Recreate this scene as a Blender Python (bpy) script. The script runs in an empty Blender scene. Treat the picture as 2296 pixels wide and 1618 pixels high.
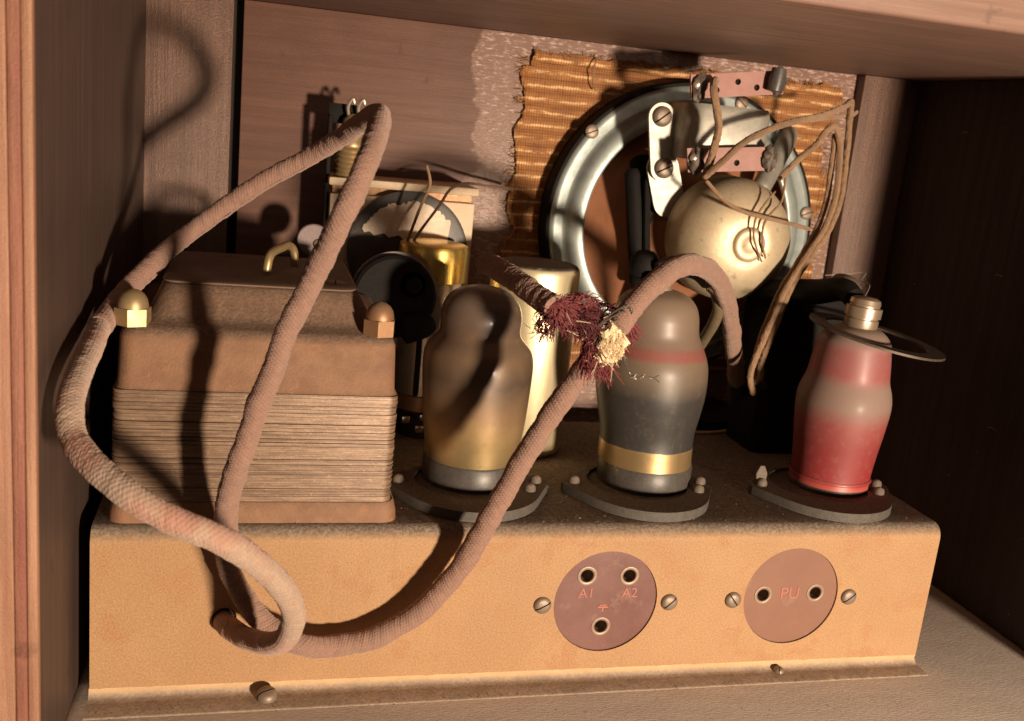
import bpy, bmesh, math, random
from mathutils import Vector, Matrix, noise as mnoise
random.seed(7)
S = 0.01                      # all lengths below are written in centimetres; meshes are stored in metres
sc = bpy.context.scene
C = sc.collection
V = Vector
# ------------------------------------------------------------------ camera
CAM = V((4.3587, -30.9065, 18.987))
RT = V((0.96663611, -0.23706741, 0.09702408)); UP = V((-0.03745882, 0.24387699, 0.96908248)); FW = V((0.25339982, 0.94038453, -0.22686004))
FPX = 2284.9
cam = bpy.data.objects.new('camera', bpy.data.cameras.new('camera')); C.objects.link(cam)
m = Matrix((RT, UP, -FW)).transposed().to_4x4(); m.translation = CAM * S
cam.matrix_world = m
cam.data.sensor_width = 36; cam.data.lens = 36 * FPX / 2296
cam.data.dof.use_dof = True; cam.data.dof.focus_distance = .35; cam.data.dof.aperture_fstop = 22
cam.data.clip_start = 0.01; cam.data.clip_end = 20
sc.camera = cam
# ------------------------------------------------------------------ world, lamp, exposure
w = bpy.data.worlds.new('World'); sc.world = w; w.use_nodes = True
bg = w.node_tree.nodes['Background']
bg.inputs[0].default_value = (1.0, 0.74, 0.58, 1); bg.inputs[1].default_value = 0.032
LAMP = V((42, -82, 5.6))
ld = bpy.data.lights.new('work_lamp', 'AREA'); ld.shape = 'DISK'; ld.size = 0.07; ld.energy = 15; ld.color = (1.0, 0.79, 0.585)
lamp = bpy.data.objects.new('work_lamp', ld); C.objects.link(lamp)
lamp.location = LAMP * S
lamp.rotation_euler = (V((16, 6, 11)) - LAMP).to_track_quat('-Z', 'Y').to_euler()
sc.view_settings.view_transform = 'Standard'; sc.view_settings.look = 'None'
sc.view_settings.exposure = 0.0; sc.view_settings.gamma = 1.0

def at(px, py, Y):            # pixel of the 2296 px wide photograph -> point on the plane at depth Y
    d = FW + RT * ((px - 1148) / FPX) - UP * ((py - 809) / FPX)
    return CAM + d * ((Y - CAM.y) / d.y)
def atz(px, py, Z):
    d = FW + RT * ((px - 1148) / FPX) - UP * ((py - 809) / FPX)
    return CAM + d * ((Z - CAM.z) / d.z)

# ------------------------------------------------------------------ materials
def nd(nt, t, **kw):
    n = nt.nodes.new(t)
    for k, v in kw.items():
        setattr(n, k, v)
    return n
def mixc(nt, f, a, b, mode='MIX'):
    n = nd(nt, 'ShaderNodeMix', data_type='RGBA', blend_type=mode)
    for s, v in ((n.inputs[0], f), (n.inputs[6], a), (n.inputs[7], b)):
        if hasattr(v, 'links'): nt.links.new(v, s)
        elif isinstance(v, tuple): s.default_value = (*v, 1)
        else: s.default_value = v
    return n.outputs[2]
def mth(nt, op, a, b=0.0, c=None, clamp=False):
    n = nd(nt, 'ShaderNodeMath', operation=op, use_clamp=clamp)
    for s, v in zip(n.inputs, (a, b, c)):
        if v is None: continue
        if hasattr(v, 'links'): nt.links.new(v, s)
        else: s.default_value = v
    return n.outputs[0]
def ramp(nt, x, lo, hi):
    n = nd(nt, 'ShaderNodeMapRange', interpolation_type='SMOOTHSTEP')
    nt.links.new(x, n.inputs[0]); n.inputs[1].default_value = lo; n.inputs[2].default_value = hi
    return n.outputs[0]
def nz(nt, vec, scale, detail=5, rough=.6):
    n = nd(nt, 'ShaderNodeTexNoise'); nt.links.new(vec, n.inputs['Vector'])
    n.inputs['Scale'].default_value = scale; n.inputs['Detail'].default_value = detail; n.inputs['Roughness'].default_value = rough
    return n.outputs['Fac']
def base(name):
    m = bpy.data.materials.new(name); m.use_nodes = True
    nt = m.node_tree; b = nt.nodes['Principled BSDF']
    tc = nd(nt, 'ShaderNodeTexCoord'); mp = nd(nt, 'ShaderNodeMapping'); mp.inputs['Scale'].default_value = (100, 100, 100)
    nt.links.new(tc.outputs['Object'], mp.inputs[0])
    return m, nt, b, mp.outputs[0]
def stretch(nt, co, s):
    mp = nd(nt, 'ShaderNodeMapping'); mp.inputs['Scale'].default_value = s
    nt.links.new(co, mp.inputs[0]); return mp.outputs[0]
def bump(nt, b, h, strength, dist, prev=None):
    n = nd(nt, 'ShaderNodeBump'); n.inputs['Strength'].default_value = strength; n.inputs['Distance'].default_value = dist * S
    nt.links.new(h, n.inputs['Height'])
    if prev is not None: nt.links.new(prev, n.inputs['Normal'])
    nt.links.new(n.outputs[0], b.inputs['Normal']); return n.outputs[0]
def mat(name, c1, c2, scale=1.0, rough=.6, metal=0.0, grain=12.0, bmp=.3, bd=.03, st=(1, 1, 1), dust=0.0, dustc=(.2, .15, .115),
        c3=None, spots=.62, coat=0.0, spec=.5, rvar=.12, speck=0.0, dustbump=2.0, duplo=(.12, .85), dustcon=.5, chips=0.0):
    m, nt, b, co = base(name)
    v = stretch(nt, co, st)
    n1 = nz(nt, v, scale, 6, .62)
    col = mixc(nt, ramp(nt, n1, .34, .66), c1, c2)
    n2 = nz(nt, v, grain, 4, .7)
    if c3:
        n3 = nz(nt, co, scale * 2.3, 7, .68)
        col = mixc(nt, ramp(nt, n3, spots, spots + .1), col, c3)
    col = mixc(nt, .55, col, mixc(nt, ramp(nt, n2, .3, .7), tuple(x * .72 for x in c1), tuple(min(1, x * 1.2) for x in c2)))
    rg = mth(nt, 'ADD', rough - rvar, mth(nt, 'MULTIPLY', n1, rvar * 2)); hh = n2
    if dust:
        g = nd(nt, 'ShaderNodeNewGeometry'); sx = nd(nt, 'ShaderNodeSeparateXYZ'); nt.links.new(g.outputs['Normal'], sx.inputs[0])
        up = ramp(nt, sx.outputs[2], *duplo)
        f = mth(nt, 'MULTIPLY', mth(nt, 'MULTIPLY', up, ramp(nt, nz(nt, co, 2.5, 6, .7), .12, .5)), dust, clamp=True)
        nd1 = nz(nt, co, 9, 4, .75); nd2 = nz(nt, co, 1.1, 4, .6)
        dc = mixc(nt, ramp(nt, nd1, .35, .68), tuple(x * dustcon for x in dustc), tuple(x * 1.25 for x in dustc))
        dc = mixc(nt, mth(nt, 'MULTIPLY', ramp(nt, nd2, .4, .65), .4), dc, tuple(x * .6 for x in dustc))
        col = mixc(nt, f, col, dc)
        hh = mth(nt, 'ADD', n2, mth(nt, 'MULTIPLY', mth(nt, 'MULTIPLY', f, nd1), dustbump))
        rg = mth(nt, 'ADD', rg, mth(nt, 'MULTIPLY', f, .4), clamp=True)
        if metal:
            nt.links.new(mth(nt, 'MULTIPLY', mth(nt, 'SUBTRACT', 1.0, f), metal), b.inputs['Metallic'])
    elif metal: b.inputs['Metallic'].default_value = metal
    if chips:
        cp = ramp(nt, nz(nt, co, 1.7, 9, .72), .685, .71)
        col = mixc(nt, mth(nt, 'MULTIPLY', cp, chips), col, (.11, .06, .038))
        sc1 = ramp(nt, nz(nt, stretch(nt, co, (.25, 1, 7)), 1.6, 5, .7), .66, .72)
        col = mixc(nt, mth(nt, 'MULTIPLY', sc1, .18), col, (.6, .42, .25))
        dr = ramp(nt, nz(nt, stretch(nt, co, (2.2, 1, .16)), 1.0, 5, .6), .55, .75)
        col = mixc(nt, mth(nt, 'MULTIPLY', dr, .22), col, (.27, .15, .085))
    if speck:
        sp = ramp(nt, nz(nt, co, 26, 2, .5), .74, .8)
        col = mixc(nt, mth(nt, 'MULTIPLY', sp, speck), col, (.55, .43, .34))
    nt.links.new(col, b.inputs['Base Color']); nt.links.new(rg, b.inputs['Roughness'])
    b.inputs['Specular IOR Level'].default_value = spec
    if coat: b.inputs['Coat Weight'].default_value = coat; b.inputs['Coat Roughness'].default_value = .18
    if bmp: bump(nt, b, hh, bmp, bd)
    return m

def wood(name, c1, c2, axis, rough=.5, speck=.5, glue=False, bmp=.35, spec=.5, dark=.72):
    m, nt, b, co = base(name)
    st = {'x': (.1, 3.2, 3.2), 'y': (3.2, .1, 3.2), 'z': (3.2, 3.2, .1)}[axis]
    fine = {'x': (.5, 16, 16), 'y': (16, .5, 16), 'z': (16, 16, .5)}[axis]
    v = stretch(nt, co, st); vf = stretch(nt, co, fine)
    n1 = nz(nt, v, 1.0, 6, .65); n2 = nz(nt, vf, 1.0, 4, .7); n3 = nz(nt, co, .35, 4, .6); n4 = nz(nt, co, 18, 3, .7)
    col = mixc(nt, ramp(nt, n1, .33, .68), c1, c2)
    col = mixc(nt, ramp(nt, n2, .52, .8), col, tuple(x * dark for x in c1))
    col = mixc(nt, mth(nt, 'MULTIPLY', ramp(nt, n3, .4, .7), .45), col, tuple(x * .6 for x in c1))
    col = mixc(nt, mth(nt, 'MULTIPLY', ramp(nt, n4, .70, .76), speck), col, (.45, .33, .25))
    stn = ramp(nt, nz(nt, co, .8, 5, .6), .64, .72)
    col = mixc(nt, mth(nt, 'MULTIPLY', stn, .5), col, tuple(x * .4 for x in c1))
    rg = mth(nt, 'ADD', rough - .12, mth(nt, 'MULTIPLY', n1, .24))
    wr = ramp(nt, nz(nt, stretch(nt, co, st), .35, 7, .75), .55, .75)
    col = mixc(nt, mth(nt, 'MULTIPLY', wr, .35), col, tuple(min(1, x * 1.5) for x in c1))
    h = mth(nt, 'ADD', n2, mth(nt, 'MULTIPLY', n4, 1.1))
    if glue:                      # old glossy glue smeared on the board round the cloth
        sx = nd(nt, 'ShaderNodeSeparateXYZ'); nt.links.new(co, sx.inputs[0])
        wob = mth(nt, 'MULTIPLY', mth(nt, 'SUBTRACT', nz(nt, stretch(nt, co, (.25, 1, .55)), 1.0, 6, .55), .5), 4.6)
        k = ramp(nt, mth(nt, 'ADD', sx.outputs[0], wob), glue, glue + .22)
        fl = ramp(nt, nz(nt, stretch(nt, co, (1.6, 1, 5.0)), 1.5, 5, .7), .5, .66)
        col = mixc(nt, mth(nt, 'MULTIPLY', k, .6), col, (.30, .185, .145))
        col = mixc(nt, mth(nt, 'MULTIPLY', k, mth(nt, 'MULTIPLY', fl, .65)), col, (.70, .54, .45))  # pale flecks put the glints of the glue into its colour
        rg = mth(nt, 'SUBTRACT', rg, mth(nt, 'MULTIPLY', k, .18))
        h = mth(nt, 'ADD', h, mth(nt, 'MULTIPLY', mth(nt, 'MULTIPLY', k, fl), 2.2))
    nt.links.new(col, b.inputs['Base Color']); nt.links.new(rg, b.inputs['Roughness'])
    b.inputs['Specular IOR Level'].default_value = spec
    bump(nt, b, h, bmp, .03)
    return m

def bands(name, stops, rough=.4, metal_stops=None, coat=.4, wob=.25, wscale=1.2, dust=.5, dustc=(.22, .16, .12), bmp=.08, coatr=.2, streak=0, mott=.22):
    """paint that changes with height on a tube; stops = [(z_cm, colour, metal, roughness)] above the tube's foot"""
    m, nt, b, co = base(name)
    sx = nd(nt, 'ShaderNodeSeparateXYZ'); nt.links.new(co, sx.inputs[0])
    nn = nz(nt, stretch(nt, co, (1, 1, .6)), wscale, 5, .6)
    z = mth(nt, 'ADD', sx.outputs[2], mth(nt, 'MULTIPLY', mth(nt, 'SUBTRACT', nn, .5), wob))
    lo, hi = stops[0][0], stops[-1][0]
    f = mth(nt, 'DIVIDE', mth(nt, 'SUBTRACT', z, lo), hi - lo, clamp=True)
    def cr(vals):
        r = nd(nt, 'ShaderNodeValToRGB'); nt.links.new(f, r.inputs[0])
        e = r.color_ramp.elements
        while len(e) < len(stops): e.new(.5)
        for i, (s, v) in enumerate(zip(stops, vals)):
            e[i].position = (s[0] - lo) / (hi - lo); e[i].color = (*v, 1)
        return r.outputs[0]
    col = cr([s[1] for s in stops]); mt = cr([(s[2],) * 3 for s in stops]); rg = cr([(s[3],) * 3 for s in stops])
    n2 = nz(nt, co, 3.2, 7, .7); n3 = nz(nt, co, 20, 3, .6)
    col = mixc(nt, mth(nt, 'MULTIPLY', ramp(nt, n2, .5, .8), mott), col, dustc)
    col = mixc(nt, mth(nt, 'MULTIPLY', ramp(nt, n3, .68, .76), .25), col, (.35, .28, .22))
    if streak:
        s3 = ramp(nt, nz(nt, stretch(nt, co, (3.2, 3.2, .5)), 1.0, 5, .65), .52, .72)
        col = mixc(nt, mth(nt, 'MULTIPLY', s3, streak), col, (.2, .145, .105))
    g = nd(nt, 'ShaderNodeNewGeometry'); s2 = nd(nt, 'ShaderNodeSeparateXYZ'); nt.links.new(g.outputs['Normal'], s2.inputs[0])
    up = mth(nt, 'MULTIPLY', ramp(nt, s2.outputs[2], .1, .8), dust)
    col = mixc(nt, up, col, dustc)
    nt.links.new(col, b.inputs['Base Color'])
    nt.links.new(mth(nt, 'MULTIPLY', mt, mth(nt, 'SUBTRACT', 1.0, up)), b.inputs['Metallic'])
    nt.links.new(mth(nt, 'ADD', rg, mth(nt, 'ADD', mth(nt, 'MULTIPLY', n2, .16), mth(nt, 'MULTIPLY', up, .3)), clamp=True), b.inputs['Roughness'])
    b.inputs['Coat Weight'].default_value = coat; b.inputs['Coat Roughness'].default_value = coatr
    bump(nt, b, n3, bmp, .02)
    return m

def braid(name, c1, c2, c3, pitch=.17, turns=9, dirt=(.2, .16, .14), dirty=.35):
    m, nt, b, co = base(name)
    uv = nd(nt, 'ShaderNodeUVMap'); sx = nd(nt, 'ShaderNodeSeparateXYZ'); nt.links.new(uv.outputs[0], sx.inputs[0])
    u, v = sx.outputs[0], sx.outputs[1]
    wob = mth(nt, 'MULTIPLY', nz(nt, co, 3, 3, .5), .9)
    a = mth(nt, 'SINE', mth(nt, 'MULTIPLY', mth(nt, 'ADD', mth(nt, 'ADD', mth(nt, 'MULTIPLY', u, turns), mth(nt, 'DIVIDE', v, pitch)), wob), 6.2832))
    c = mth(nt, 'SINE', mth(nt, 'MULTIPLY', mth(nt, 'ADD', mth(nt, 'SUBTRACT', mth(nt, 'MULTIPLY', u, turns * 2), mth(nt, 'DIVIDE', v, pitch * .8)), wob), 6.2832))
    h = mth(nt, 'ADD', mth(nt, 'MULTIPLY', a, .5), mth(nt, 'MULTIPLY', c, .35))
    n1 = nz(nt, co, .55, 5, .6); n2 = nz(nt, co, 5, 5, .7); n3 = nz(nt, co, 45, 3, .7)
    col = mixc(nt, ramp(nt, n2, .3, .7), c1, c2)
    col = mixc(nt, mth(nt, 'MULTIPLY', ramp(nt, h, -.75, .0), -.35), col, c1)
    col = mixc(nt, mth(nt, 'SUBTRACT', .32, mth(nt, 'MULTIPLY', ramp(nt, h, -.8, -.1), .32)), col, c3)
    col = mixc(nt, mth(nt, 'MULTIPLY', ramp(nt, n1, .45, .65), dirty), col, dirt)
    col = mixc(nt, mth(nt, 'MULTIPLY', ramp(nt, n3, .66, .74), .4), col, (.5, .4, .36))
    nt.links.new(col, b.inputs['Base Color'])
    b.inputs['Roughness'].default_value = .9; b.inputs['Specular IOR Level'].default_value = .15
    b.inputs['Sheen Weight'].default_value = .35; b.inputs['Sheen Roughness'].default_value = .5; b.inputs['Sheen Tint'].default_value = (1, .8, .7, 1)
    bump(nt, b, mth(nt, 'ADD', h, mth(nt, 'MULTIPLY', n3, 1.6)), .42, .03)
    return m

def lam_mat():
    m, nt, b, co = base('lamination_edge')
    oi = nd(nt, 'ShaderNodeObjectInfo'); cx = nd(nt, 'ShaderNodeCombineXYZ'); nt.links.new(mth(nt, 'MULTIPLY', oi.outputs['Random'], 97.0), cx.inputs[1])
    va = nd(nt, 'ShaderNodeVectorMath', operation='ADD'); nt.links.new(co, va.inputs[0]); nt.links.new(cx.outputs[0], va.inputs[1])
    n1 = nz(nt, va.outputs[0], 1.1, 5, .65); n2 = nz(nt, va.outputs[0], 14, 4, .7)
    col = mixc(nt, ramp(nt, n1, .3, .7), (.17, .105, .066), (.29, .19, .125))
    col = mixc(nt, mth(nt, 'MULTIPLY', ramp(nt, oi.outputs['Random'], .55, 1.0), .6), col, (.10, .06, .04))
    col = mixc(nt, mth(nt, 'MULTIPLY', ramp(nt, nz(nt, va.outputs[0], 9, 5, .8), .55, .75), .75), col, (.52, .39, .29))
    nt.links.new(col, b.inputs['Base Color']); b.inputs['Roughness'].default_value = .45; b.inputs['Metallic'].default_value = .25
    bump(nt, b, n2, .3, .02); return m
M = {}
M['chassis'] = mat('gold_tan_paint', (.345, .195, .094), (.425, .25, .126), .28, .62, 0, 16, .3, .03, c3=(.36, .175, .078), spots=.52, dustbump=7, dust=1.0, dustc=(.30, .235, .18), spec=.35, speck=.25, chips=.8)
M['flange'] = mat('dusty_flange', (.66, .45, .25), (.52, .34, .18), .8, .8, 0, 14, .35, .03, dust=1.0, dustbump=.8, dustcon=.85, dustc=(.40, .31, .24), spec=.25, speck=.6)  # pale base colour puts the lit line along the bend into the paint
M['grains'] = mat('dust_crumbs', (.26, .2, .15), (.13, .1, .08), 3, .95, 0, 10, 0, spec=.1)
M['wood_back'] = wood('back_board', (.165, .080, .054), (.118, .055, .038), 'x', .5, .4, glue=-3.2)
M['wood_post'] = wood('post_wood', (.17, .077, .043), (.10, .044, .026), 'z', .36, .35, bmp=1.0, spec=.9)
M['wood_top'] = wood('top_board', (.27, .155, .115), (.19, .105, .078), 'x', .55, .5, spec=.4, dark=.75)
M['wood_left'] = wood('side_board', (.085, .052, .041), (.06, .037, .03), 'z', .5, .6, spec=.4, dark=.8)
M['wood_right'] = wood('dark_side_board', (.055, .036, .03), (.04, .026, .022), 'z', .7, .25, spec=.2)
M['wood_shelf'] = mat('dusty_shelf', (.66, .56, .485), (.54, .45, .385), 1.1, .85, 0, 9, .8, .03, st=(.45, 1.7, 1), c3=(.60, .50, .43), spots=.57, speck=.8, spec=.2); _u2 = lambda: wood('shelf_board', (.60, .49, .42), (.50, .405, .345), 'x', .8, .9, spec=.25, bmp=1.1, dark=.88)
M['wood_edge'] = wood('pale_edge', (.62, .34, .20), (.50, .25, .15), 'x', .55, .4)
M['wood_lip'] = wood('edge_strip', (.44, .235, .145), (.30, .135, .08), 'z', .5, .9, bmp=.9)
M['red_stripe'] = wood('edge_strip_core', (.25, .085, .06), (.36, .165, .10), 'z', .55, .9, bmp=.9)
M['gap'] = mat('gap_shade', (.012, .009, .008), (.02, .014, .011), 1, .9)  # near-black colour standing in for the shade inside gaps
M['trafo'] = mat('brown_shroud', (.31, .168, .092), (.20, .10, .058), 1.2, .6, 0, 13, .6, .04, c3=(.38, .18, .075), spots=.56, dust=.7, dustc=(.2, .145, .11), spec=.35, speck=.3)
M['lam'] = lam_mat(); _unused = lambda: mat('lamination_edge', (.36, .215, .15), (.22, .125, .085), 1.6, .55, .15, 9, .3, .02, st=(1, 1, 9), spec=.4, speck=.4)
M['plate'] = mat('dull_plate', (.24, .155, .11), (.18, .115, .085), 1.5, .5, .1, 12, .2, .02, dust=.5, dustc=(.12, .085, .065))
M['brass'] = mat('tarnished_brass', (.50, .37, .20), (.36, .26, .13), 3, .45, .6, 12, .15, .01)
M['brass_dull'] = mat('rusty_brass', (.38, .21, .11), (.28, .15, .08), 4, .5, .5, 12, .3, .02, dust=.4)
M['brass_bright'] = mat('clean_brass', (.85, .60, .17), (.7, .48, .14), 2, .3, .9, 14, .08, .01, st=(6, 6, 1))
M['gold_can'] = mat('gold_lacquered_can', (.98, .86, .58), (.88, .72, .44), 1.2, .40, .72, 9, .1, .01, st=(5, 5, .4), dust=1.0, dustc=(.07, .05, .04))
M['silver_can'] = mat('dull_aluminium_can', (.55, .46, .36), (.42, .34, .26), 1.5, .42, .6, 12, .1, .01, dust=.8)
M['steel'] = mat('dusty_steel_screw', (.30, .23, .175), (.22, .165, .125), 6, .5, .4, 14, .2, .02)
M['slot'] = mat('screw_slot', (.03, .02, .016), (.05, .035, .028), 4, .8)
M['zinc'] = mat('zinc_plate', (.50, .55, .52), (.29, .335, .325), 1.6, .44, .5, 8, .25, .02, c3=(.3, .28, .24), spots=.68)
M['zinc_warm'] = mat('aged_zinc', (.50, .47, .40), (.32, .31, .27), 2.6, .45, .45, 10, .25, .02, c3=(.2, .17, .13), spots=.6)
M['pot'] = mat('speckled_gold_pot', (.78, .66, .46), (.58, .45, .29), 1.3, .50, .5, 7, .25, .02, c3=(.30, .2, .12), spots=.58, dust=.3)
M['black'] = mat('black_bakelite', (.058, .05, .045), (.085, .074, .066), 2, .42, 0, 14, .15, .01, dust=.35, dustc=(.1, .08, .065))
M['blackdull'] = mat('black_metal', (.008, .007, .006), (.013, .011, .010), 2, .7, 0, 14, .2, .01, spec=.15)
M['sock'] = mat('dusty_black_socket', (.07, .06, .052), (.105, .09, .075), 2.5, .7, 0, 12, .4, .03, dust=.8, dustc=(.24, .18, .135))
M['rivet'] = mat('dusty_rivet', (.17, .13, .1), (.12, .095, .075), 5, .7, .1, 14, .4, .02, dust=.8, dustc=(.26, .2, .155))
M['disc'] = mat('brown_pressboard', (.14, .058, .05), (.19, .085, .07), .5, .36, 0, 30, .1, .01, spec=.6, c3=(.25, .145, .115), spots=.56)
M['disc2'] = mat('dusty_brown_pressboard', (.25, .125, .082), (.205, .095, .064), .5, .5, 0, 30, .1, .01, spec=.4, c3=(.31, .19, .14), spots=.58)
M['jack'] = mat('plated_jack', (.34, .25, .18), (.22, .155, .11), 5, .5, .45, 12, .1, .01)
M['letter'] = mat('faded_red_paint', (.45, .135, .105), (.36, .13, .105), 5, .6)
M['cone'] = mat('brown_cone_paper', (.42, .185, .095), (.32, .135, .07), .8, .8, 0, 11, .5, .03, st=(1, 3, 1), c3=(.15, .06, .035), spots=.66, spec=.2)
M['board'] = mat('pink_brown_terminal_board', (.34, .155, .125), (.28, .12, .095), 2, .5, 0, 14, .15, .01)
M['tar'] = mat('burnt_solder', (.05, .038, .03), (.11, .08, .06), 7, .55, .2, 12, .5, .03)
M['solder'] = mat('bright_solder', (.7, .6, .48), (.5, .42, .32), 6, .3, .8, 12, .2, .01)
M['cream'] = mat('cream_enamel', (.72, .56, .40), (.60, .45, .30), 1.4, .6, 0, 10, .2, .02, c3=(.5, .34, .2), spots=.64)
M['paper'] = mat('torn_white_paper', (.88, .74, .58), (.74, .58, .44), 2.2, .8, 0, 9, .4, .03, c3=(.6, .27, .1), spots=.62)
M['lilac'] = mat('grey_bakelite', (.30, .23, .23), (.24, .185, .18), 2, .55)
M['ring'] = mat('dark_ring', (.085, .062, .05), (.13, .095, .075), 4, .55, .4, 16, .3, .02, dust=.35, dustc=(.13, .1, .08))
M['cap'] = mat('dusty_cap_metal', (.52, .40, .29), (.38, .29, .21), 3, .38, .65, 12, .15, .01, dust=.6, dustc=(.25, .19, .14))
M['sleeve'] = mat('grey_sleeve', (.115, .085, .072), (.085, .062, .053), 2, .6, 0, 12, .3, .02, dust=.4)
M['green'] = mat('old_green_sleeving', (.20, .15, .085), (.12, .09, .05), 3, .5, 0, 8, .5, .03, st=(1, 1, 2))
M['fibre'] = mat('torn_braid_fibre', (.27, .082, .082), (.18, .042, .048), 3, .85, c3=(.42, .2, .18), spots=.55, bmp=0, spec=.15)
M['fibre_dark'] = mat('dark_braid_fibre', (.07, .022, .028), (.14, .04, .045), 3, .85, bmp=0, spec=.15)
M['cotton'] = mat('pale_cotton', (.86, .72, .48), (.76, .58, .36), 3, .9, 0, 9, .7, .05, spec=.1)
M['wire'] = mat('bare_wire', (.6, .55, .48), (.42, .38, .33), 6, .3, .85, 12, .1, .01)
M['lint'] = mat('grey_lint', (.42, .36, .31), (.3, .25, .21), 3, .9, bmp=0)
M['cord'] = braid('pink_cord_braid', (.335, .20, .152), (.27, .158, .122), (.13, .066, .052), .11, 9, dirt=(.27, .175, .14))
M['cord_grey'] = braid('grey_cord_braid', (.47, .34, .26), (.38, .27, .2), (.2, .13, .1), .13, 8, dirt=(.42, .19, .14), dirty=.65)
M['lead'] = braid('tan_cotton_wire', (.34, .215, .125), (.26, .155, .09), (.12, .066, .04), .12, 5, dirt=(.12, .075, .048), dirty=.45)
M['tube_smoke'] = bands('smoked_tube', [(0, (.80, .60, .30), .85, .2), (.9, (.66, .46, .22), .75, .24), (1.9, (.30, .19, .105), .4, .32), (3.2, (.10, .068, .048), .2, .34),
    (4.2, (.20, .125, .072), .25, .34), (4.75, (.13, .084, .055), .1, .32), (5.0, (.11, .075, .056), .0, .30), (6.6, (.15, .105, .08), .0, .4)], wob=1.9, wscale=.55, coat=.35, coatr=.2, dust=.5, dustc=(.16, .115, .085))
M['tube_black'] = bands('graphite_tube', [(0, (.66, .46, .22), .8, .25), (.74, (.66, .46, .22), .8, .25), (.78, (.042, .039, .037), .1, .36), (2.8, (.045, .041, .038), .1, .38),
    (3.5, (.13, .095, .068), .0, .42), (4.2, (.17, .12, .082), .0, .42), (4.35, (.24, .055, .05), .0, .45), (4.62, (.22, .06, .05), .0, .45), (4.8, (.17, .115, .085), .0, .4), (6.4, (.21, .15, .105), .0, .42)],
    wob=.16, wscale=.9, coat=.22, coatr=.34, dust=.55, dustc=(.24, .17, .115), streak=.12, mott=.25)
M['tube_red'] = bands('red_tube', [(0, (.40, .085, .06), .0, .42), (.16, (.40, .06, .05), .0, .36), (.3, (.25, .026, .027), .0, .48), (1.7, (.235, .034, .034), .0, .52), (2.6, (.26, .06, .055), .0, .5), (3.4, (.235, .155, .125), .0, .6),
    (4.15, (.25, .165, .135), .0, .6), (4.6, (.28, .085, .08), .0, .45), (5.5, (.27, .095, .09), .0, .45), (6.0, (.26, .17, .14), .0, .5), (6.6, (.24, .18, .14), .0, .5)],
    wob=.45, wscale=.8, coat=.12, coatr=.3, dust=.5, mott=.4, dustc=(.26, .19, .15))


def cloth_mat():
    m, nt, b, co = base('golden_grille_cloth')
    v = stretch(nt, co, (9, 9, 1.0)); n1 = nz(nt, v, 1.0, 4, .6)
    v2 = stretch(nt, co, (1.1, 1.1, 7)); n2 = nz(nt, v2, 1.0, 5, .65); n3 = nz(nt, co, .7, 4, .6)
    sx = nd(nt, 'ShaderNodeSeparateXYZ'); nt.links.new(co, sx.inputs[0])
    th = mth(nt, 'SINE', mth(nt, 'MULTIPLY', sx.outputs[0], 6.2832 / .125)); tw = mth(nt, 'SINE', mth(nt, 'MULTIPLY', sx.outputs[2], 6.2832 / .12))
    col = mixc(nt, ramp(nt, n2, .3, .7), (.28, .115, .034), (.42, .19, .06))
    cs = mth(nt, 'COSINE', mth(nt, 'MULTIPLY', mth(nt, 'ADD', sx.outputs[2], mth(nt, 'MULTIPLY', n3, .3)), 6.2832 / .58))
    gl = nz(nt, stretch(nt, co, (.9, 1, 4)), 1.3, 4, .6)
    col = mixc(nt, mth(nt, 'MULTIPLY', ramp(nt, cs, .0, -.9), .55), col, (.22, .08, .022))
    col = mixc(nt, mth(nt, 'MULTIPLY', ramp(nt, cs, .62, .97), ramp(nt, gl, .40, .58)), col, (.82, .52, .26))  # pale threads on the rib crests, with glints put into their colour
    col = mixc(nt, mth(nt, 'MULTIPLY', ramp(nt, n1, .5, .75), .5), col, (.15, .05, .018))
    col = mixc(nt, mth(nt, 'MULTIPLY', ramp(nt, th, .1, .9), .5), col, (.13, .045, .016))
    col = mixc(nt, mth(nt, 'MULTIPLY', ramp(nt, n3, .5, .72), .4), col, (.16, .07, .035))
    nt.links.new(col, b.inputs['Base Color'])
    nt.links.new(mth(nt, 'ADD', .5, mth(nt, 'MULTIPLY', n1, .3)), b.inputs['Roughness'])
    b.inputs['Specular IOR Level'].default_value = .35
    bump(nt, b, mth(nt, 'ADD', mth(nt, 'MULTIPLY', th, .5), mth(nt, 'ADD', mth(nt, 'MULTIPLY', tw, .5), n1)), .5, .03)
    return m
M['cloth'] = cloth_mat()

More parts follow.
